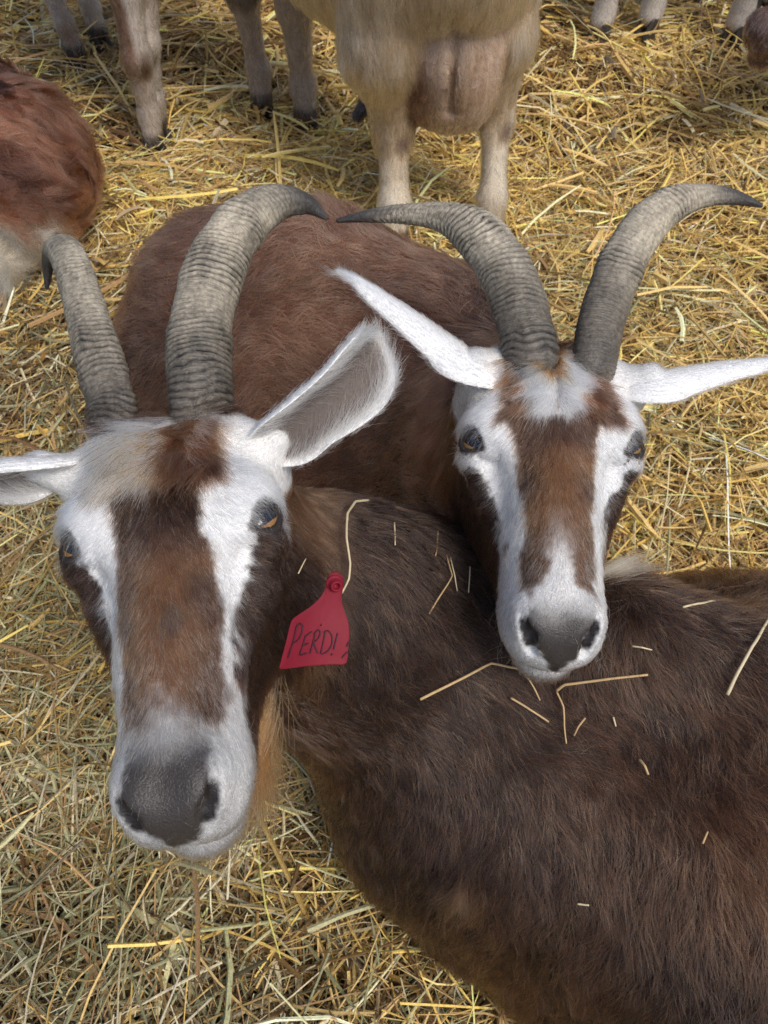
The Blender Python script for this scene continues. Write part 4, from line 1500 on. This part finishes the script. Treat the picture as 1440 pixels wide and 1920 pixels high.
# ------------------------------------------------------------------ beard and long hair of the nearest goat
if not NOFUR:
    bodyA = [o for o in rA.children if o.name.startswith('body')][0]
    n = int(4200 * max(HQ, .5))
    t = rng.random(n)
    x = rng.normal(size=n) * 0.010
    root_l = np.stack([x * 0.7 + 0.026, 0.098 - 0.060 * t, -0.094 - 0.014 * t], 1)
    P = HA.o + root_l @ HA.M
    N = np.repeat((-HA.M[2])[None], n, 0)
    tgt = at(505, 1660, 0.56)
    fl = (tgt - P) * 1.0 + 0.006 * rng.normal(size=(n, 3))
    cb = mix(np.repeat(A3(0.21, 0.095, 0.034)[None], n, 0), np.repeat(A3(0.50, 0.32, 0.15)[None], n, 0), rng.random(n) ** 3)
    coat('beard', bodyA, P, N, fl, 0.060 + 0.030 * rng.random(n), vary(cb, 0.2), rad=0.00021, lift=0.25, droop=0.15, clump=0.016, clump_f=0.6, wild=0.10, npts=8, curl=0.03, curl_f=70)
    # tousled forelocks between the horns
    def forelock(H_, b_, n, xr, yr, flow_fn, col_fn, L0, lift):
        lx, ly = rng.uniform(*xr, n), rng.uniform(*yr, n)
        S_ = SA if H_ is HA else SB
        P = np.array([H_.w(a_, c_, 0.02) for a_, c_ in zip(lx, ly)])
        for _ in range(6):
            P = P - (H_.M[2] * 0.9) * S_(P)[:, None]
        N = S_.grad(P)
        fl = flow_fn(lx, ly) @ H_.M
        coat('forelock', b_, P, N, fl, L0 * (0.7 + 0.5 * rng.random(n)), vary(col_fn(lx, ly), 0.30), rad=0.00026, lift=lift, droop=0.16,
             clump=0.011, clump_f=0.75, wild=0.18, npts=7, curl=0.05, curl_f=90, clump_tone=0.26)

    def colfA(x, y):
        c = np.where((x < 0.008)[:, None], A3(0.90, 0.86, 0.78), A3(0.115, 0.058, 0.034))
        k = rng.random(len(x)) < np.where(x < 0.008, 0.20, 0.14)
        c[k] = TAN
        return c
    forelock(HA, bodyA, int(5200 * max(HQ, .4)), (-0.030, 0.030), (-0.070, -0.030),
             lambda x, y: np.stack([np.where(x < 0.008, -0.55 - 6 * (x - 0.008), -0.35), np.where(x < 0.008, 0.75, 0.9), 0.1 + 0 * x], 1), colfA, 0.034, 0.40)

    def colfB(x, y):
        s_ = np.abs(x)
        c = np.where((s_ < np.interp(y, [-0.06, -0.03, -0.012], [0.020, 0.020, 0.010]))[:, None], A3(0.88, 0.85, 0.79), A3(0.17, 0.085, 0.048))
        c[(s_ < 0.004) & (y < -0.045)] = TAN
        return c
    forelock(HB, [o for o in rB.children if o.name.startswith('body')][0], int(4200 * max(HQ, .4)), (-0.030, 0.030), (-0.066, -0.016),
             lambda x, y: np.stack([np.sign(x) * 0.55, 0.85 + 0 * x, 0 * x], 1), colfB, 0.020, 0.40)
    # pale tuft on the spine by the other goat's cheek
    n = 420
    p0, n0 = SA.hit(1122, 1080)
    P = p0 + rng.normal(size=(n, 3)) * A3(0.010, 0.005, 0.004)
    P = P - SA(P)[:, None] * SA.grad(P)
    coat('hair_tuft', bodyA, P, SA.grad(P), np.repeat((at(1200, 1085, 0.6) - at(1120, 1075, 0.6))[None], n, 0), 0.036 + 0.012 * rng.random(n),
         vary(np.repeat(A3(0.62, 0.50, 0.34)[None], n, 0), 0.2), rad=0.00018, lift=0.55, droop=0.05, clump=0.012, clump_f=0.5, wild=0.12)
    # whiskers and lashes
    for H_, b_ in ((HA, bodyA), (HB, [o for o in rB.children if o.name.startswith('body')][0])):
        n = 60
        sg = np.where(rng.random(n) < 0.5, -1, 1)
        rl = np.stack([sg * rng.uniform(0.026, 0.036, n), rng.uniform(0.10, 0.155, n), rng.uniform(-0.065, -0.035, n)], 1)
        P = H_.o + rl @ H_.M
        N = np.stack([sg * 1.0, 0.2 * np.ones(n), 0.2 * np.ones(n)], 1) @ H_.M
        fl = np.stack([sg * 0.3, rng.uniform(-.2, 1.0, n), rng.normal(size=n) * 0.3], 1) @ H_.M
        coat('whisker', b_, P, unit(N), fl, 0.016 + 0.02 * rng.random(n), np.repeat(A3(0.45, 0.38, 0.33)[None], n, 0), rad=0.00010, lift=0.9, droop=0.1, clump_f=0, wild=0.2)
        for e in (-1, 1):
            al, up, out = eye_axes(e)
            n = 28
            t = rng.uniform(-1, 1, n)
            c0 = A3(e * EYE_X, EYE_Y, EYE_Z)
            rl = c0 + al * (t * 0.0125)[:, None] + up * (0.0095 * (1 - 0.6 * t * t))[:, None] + out * (0.0155 - 0.004 * t * t)[:, None]
            P = H_.o + rl @ H_.M
            N = np.repeat((out @ H_.M)[None], n, 0)
            fl = (np.outer(np.ones(n), -up * 0.8 + out * 0.6) + al * (t * 0.4)[:, None]) @ H_.M
            coat('eyelash', b_, P, N, fl, 0.011 + 0.005 * rng.random(n), np.repeat(A3(0.42, 0.38, 0.36)[None], n, 0), rad=0.00009, lift=0.5, droop=0.1, clump_f=0, wild=0.15)

# ------------------------------------------------------------------ red tag beside the neck
M_TAG = mat_plain('red_plastic', (0.19, 0.008, 0.020), 0.60, 0.22, bump=0.12, scale=120, var=0.12)
M_INK = mat_plain('marker_ink', (0.045, 0.006, 0.014), 0.55, 0.3)
TAG_D = 0.470
t_o = at(592, 1170, TAG_D)
tz = unit(unit(EYE - t_o) + A3(-0.10, 0, 0.05))
tx = unit(RT - (RT @ tz) * tz)
ty = np.cross(tz, tx)


def tp(px, py, z=0.0):
    v = ray(px, py)
    k = ((t_o - EYE) @ tz) / (v @ tz)
    return EYE + v * k + tz * z


rT = thing('ear_tag', Vector(tp(628, 1092)), 'red plastic tag with handwritten black letters, hanging by the neck of the nearest goat', 'tag')
out_px = [(614, 1082), (622, 1073), (634, 1073), (643, 1083), (643, 1100), (641, 1125), (646, 1145), (653, 1165), (655, 1190), (653, 1215),
          (651, 1238), (644, 1246), (620, 1246), (590, 1248), (560, 1251), (530, 1255), (522, 1253), (524, 1245), (536, 1205), (546, 1168), (556, 1156), (580, 1140), (600, 1122), (611, 1102)]
cpx = spline(np.array(out_px + out_px[:1], float), 97)[:-1]
bend = lambda p: 0.004 * math.sin((p[1] - 1080) / 170 * 3.0) - 0.003 * ((p[0] - 590) / 60) ** 2
# plate: outline and a slightly inset rim on both faces, so the edge is rounded
cen = cpx.mean(0)
ringsT = []
for z, ins in ((-0.0007, 0.03), (-0.0007, 0.012), (-0.0003, 0.0), (0.0003, 0.0), (0.0007, 0.012), (0.0007, 0.03)):
    ringsT.append([tp(*(p + (cen - p) * ins), z + bend(p)) for p in cpx])
for s_, zz in ((1, 0.0007),):
    pass
Vt, Ft = loft(ringsT)
nn = len(cpx)
extra = []
for z, base in ((0.0007, 5 * nn), (-0.0007, 0)):
    prev = base + np.arange(nn)
    for ins in (0.25, 0.5, 0.75, 0.97):
        idx = len(Vt) + np.arange(nn)
        Vt = np.vstack([Vt, np.array([tp(*(p + (cen - p) * ins), z + bend(p + (cen - p) * ins)) for p in cpx])])
        q_ = np.stack([prev, np.roll(prev, -1), np.roll(idx, -1), idx], 1)
        extra.append(q_ if z > 0 else q_[:, ::-1])
        prev = idx
Ft = np.vstack([Ft] + extra)
make_mesh('tag_plate', Vt, Ft, M_TAG, rT)
# fastening button: flange, neck and hollow tip
bc = tp(627, 1093, 0.0012 + bend((627, 1093)))
bn = unit(tz * 0.8 + tx * 0.28 - ty * 0.42)
b1 = unit(np.cross(bn, A3(0, 1, 0.3)))
b2 = np.cross(bn, b1)
prof = [(0.0, -0.0002), (0.0050, 0.0), (0.0054, 0.0006), (0.0050, 0.0014), (0.0040, 0.0016), (0.0035, 0.0022), (0.0034, 0.0058), (0.0031, 0.0062), (0.0022, 0.0062), (0.0020, 0.0056), (0.0018, 0.0030), (0.0, 0.0028)]
aa = np.linspace(0, 2 * math.pi, 28, endpoint=False)
Vb_, Fb_ = loft([[bc + b1 * max(r, 1e-5) * math.cos(a) + b2 * max(r, 1e-5) * math.sin(a) + bn * z for a in aa] for r, z in prof])
make_mesh('button', Vb_, Fb_, M_TAG, rT)


def stroke(pts, w):
    """marker stroke as a thin raised strip on the plate"""
    c = spline(np.array(pts, float), max(8, 5 * len(pts)))
    d = unit(np.gradient(c, axis=0))
    nrm = np.stack([-d[:, 1], d[:, 0]], 1)
    ww = w * (0.85 + 0.3 * np.abs(np.sin(np.arange(len(c)) * 0.7)))[:, None]
    rows = []
    for side, z in ((-1, 0.0008), (-1, 0.0011), (1, 0.0011), (1, 0.0008)):
        rows.append([tp(*(c[i] + nrm[i] * ww[i] * side), z + bend(c[i])) for i in range(len(c))])
    R = np.array(rows).transpose(1, 0, 2)
    return loft(R)


LET = {
    'P': [[(559, 1172), (551, 1203), (540, 1234)], [(556, 1178), (563, 1170), (569, 1174), (567, 1188), (560, 1200), (551, 1206)]],
    'E': [[(575, 1192), (569, 1210), (562, 1229)], [(573, 1194), (580, 1189), (587, 1184)], [(569, 1210), (575, 1208), (580, 1206)], [(562, 1229), (569, 1227), (577, 1224)]],
    'R': [[(593, 1188), (588, 1206), (582, 1226)], [(590, 1190), (597, 1182), (602, 1186), (598, 1197), (589, 1205)], [(589, 1205), (593, 1215), (597, 1225)]],
    'D': [[(611, 1185), (607, 1205), (602, 1226)], [(608, 1186), (616, 1183), (623, 1192), (623, 1207), (616, 1220), (604, 1227)]],
    'I': [[(634, 1187), (630, 1202), (626, 1218)]],
    'mark': [[(624, 1225), (621, 1229)], [(654, 1203), (650, 1213)], [(652, 1222), (645, 1229), (641, 1234)]],
}
lv, lf, lo_ = [], [], 0
for strokes in LET.values():
    for s_ in strokes:
        v, f = stroke(s_ if len(s_) > 2 else [s_[0], ((s_[0][0] + s_[1][0]) / 2, (s_[0][1] + s_[1][1]) / 2), s_[1]], 1.35)
        lv.append(v)
        lf.append(f + lo_)
        lo_ += len(v)
make_mesh('lettering', np.vstack(lv), np.vstack(lf), M_INK, rT)

# ------------------------------------------------------------------ stems of straw lying on the goats' backs
M_STEM = mat_plain('dry_stem', (0.52, 0.36, 0.18), 0.55, 0.3, bump=0.3, scale=400, var=0.25)
M_STEM2 = mat_plain('pale_stem', (0.62, 0.52, 0.33), 0.55, 0.3, bump=0.3, scale=400, var=0.2)


def stem(pxs, wpx, label, S=SA, lift=0.009, mat=None, group='loose straw on the brown back'):
    pts = []
    for i, (px, py) in enumerate(pxs):
        p, nr = S.hit(px, py)
        if p is None:
            continue
        v = ray(px, py)
        e_ = 0.55 if i in (0, len(pxs) - 1) else 1.0
        pts.append(p - v * lift * e_)
    if len(pts) < 2:
        return
    pts = np.array(pts)
    k = 6 * (len(pts) - 1) + 1
    t = np.linspace(0, len(pts) - 1 - 1e-9, k)
    i = t.astype(int)
    c = pts[i] + (pts[i + 1] - pts[i]) * (t - i)[:, None]
    c = c * 0.75 + spline(pts, k) * 0.25 + 0.0007 * noise3(c, 60, 5)
    r = wpx * 0.7 / 2 * np.linalg.norm(c - EYE, axis=1) / FPX
    T = unit(np.gradient(c, axis=0))
    B = unit(np.cross(T, unit(EYE - c)))
    Nn = np.cross(B, T)
    a = np.linspace(0, 2 * math.pi, 7)[:-1]
    R = c[:, None] + (B[:, None] * np.cos(a)[None, :, None] + Nn[:, None] * np.sin(a)[None, :, None] * 0.7) * (r * np.linspace(1, 0.75, k))[:, None, None]
    o_ = c.mean(0)
    V, F = loft(R - o_)
    cap0 = np.array([[5, 4, 1, 0], [4, 3, 2, 1]])
    b0 = (k - 1) * 6
    F = np.vstack([F, cap0, [[b0, b0 + 1, b0 + 4, b0 + 5], [b0 + 1, b0 + 2, b0 + 3, b0 + 4]]])
    o = make_mesh('straw_stem', V, F, mat or M_STEM, None)
    o.location = o_
    tag(o, label, 'straw', group)


stem([(788, 1312), (855, 1278), (922, 1245), (975, 1254)], 8, 'thick bent tan straw on brown fur, left of the chin of the white-banded goat')
stem([(972, 1253), (990, 1272), (1000, 1290), (1012, 1314)], 5, 'frayed straw hanging just under the chin of the white-banded goat')
stem([(1044, 1296), (1060, 1284), (1140, 1273), (1215, 1266)], 8, 'long straight golden straw on brown fur, right of the chin of the white-banded goat')
stem([(1044, 1298), (1056, 1325), (1058, 1360), (1062, 1393)], 5, 'crooked straw dropping from the bent end of the long golden one')
stem([(958, 1308), (992, 1330), (1028, 1353)], 6, 'short straight straw lying below the frayed one on brown fur')
stem([(1363, 1303), (1385, 1260), (1412, 1210), (1442, 1160)], 9, 'long pale straw slanting up the brown flank by the right edge', mat=M_STEM2)
stem([(805, 1150), (830, 1112), (848, 1080), (838, 1040)], 4.5, 'thin angled straw standing in the dark neck fur between the two goats\' heads')
stem([(845, 1045), (852, 1075), (858, 1108)], 4, 'thin straw crossing the angled one in the dark neck fur', mat=M_STEM2)
stem([(692, 938), (668, 940), (652, 962), (650, 1010), (657, 1055), (654, 1085), (641, 1112)], 7, 'long curled pale straw hanging over the neck just above the red tag', mat=M_STEM2, lift=0.020)
stem([(740, 980), (741, 1022)], 4.5, 'tiny upright straw beside the curled straw on the neck', mat=M_STEM2)
stem([(822, 995), (818, 1042)], 4, 'small upright straw near the top edge of the neck')
stem([(881, 1062), (879, 1110)], 4, 'small upright straw close to the cheek of the white-banded goat', mat=M_STEM2)
stem([(1281, 1139), (1310, 1131), (1341, 1127)], 6, 'short straw lying across the spine at the right', mat=M_STEM2)
stem([(1318, 1112), (1328, 1127)], 4, 'tiny straw crossing the short one on the spine')
stem([(1185, 1211), (1205, 1214), (1223, 1218)], 5, 'small pale straw on the shoulder right of the white muzzle', mat=M_STEM2)
stem([(1098, 1346), (1085, 1362), (1076, 1378)], 5, 'short tan chip beside the crooked straw')
stem([(1200, 1425), (1210, 1437), (1216, 1452)], 7, 'fat pinkish straw chip on the middle of the flank')
stem([(1083, 1694), (1104, 1697)], 5, 'pale straw chip low on the flank', mat=M_STEM2)
stem([(1317, 1582), (1326, 1560)], 5, 'tan chip low on the flank near the right edge')
stem([(1150, 1345), (1155, 1362)], 5, 'pale flake on the flank below the long golden straw', mat=M_STEM2)
stem([(560, 1075), (575, 1048)], 4, 'short pale straw in the gingery ruff beside the eye', mat=M_STEM2)
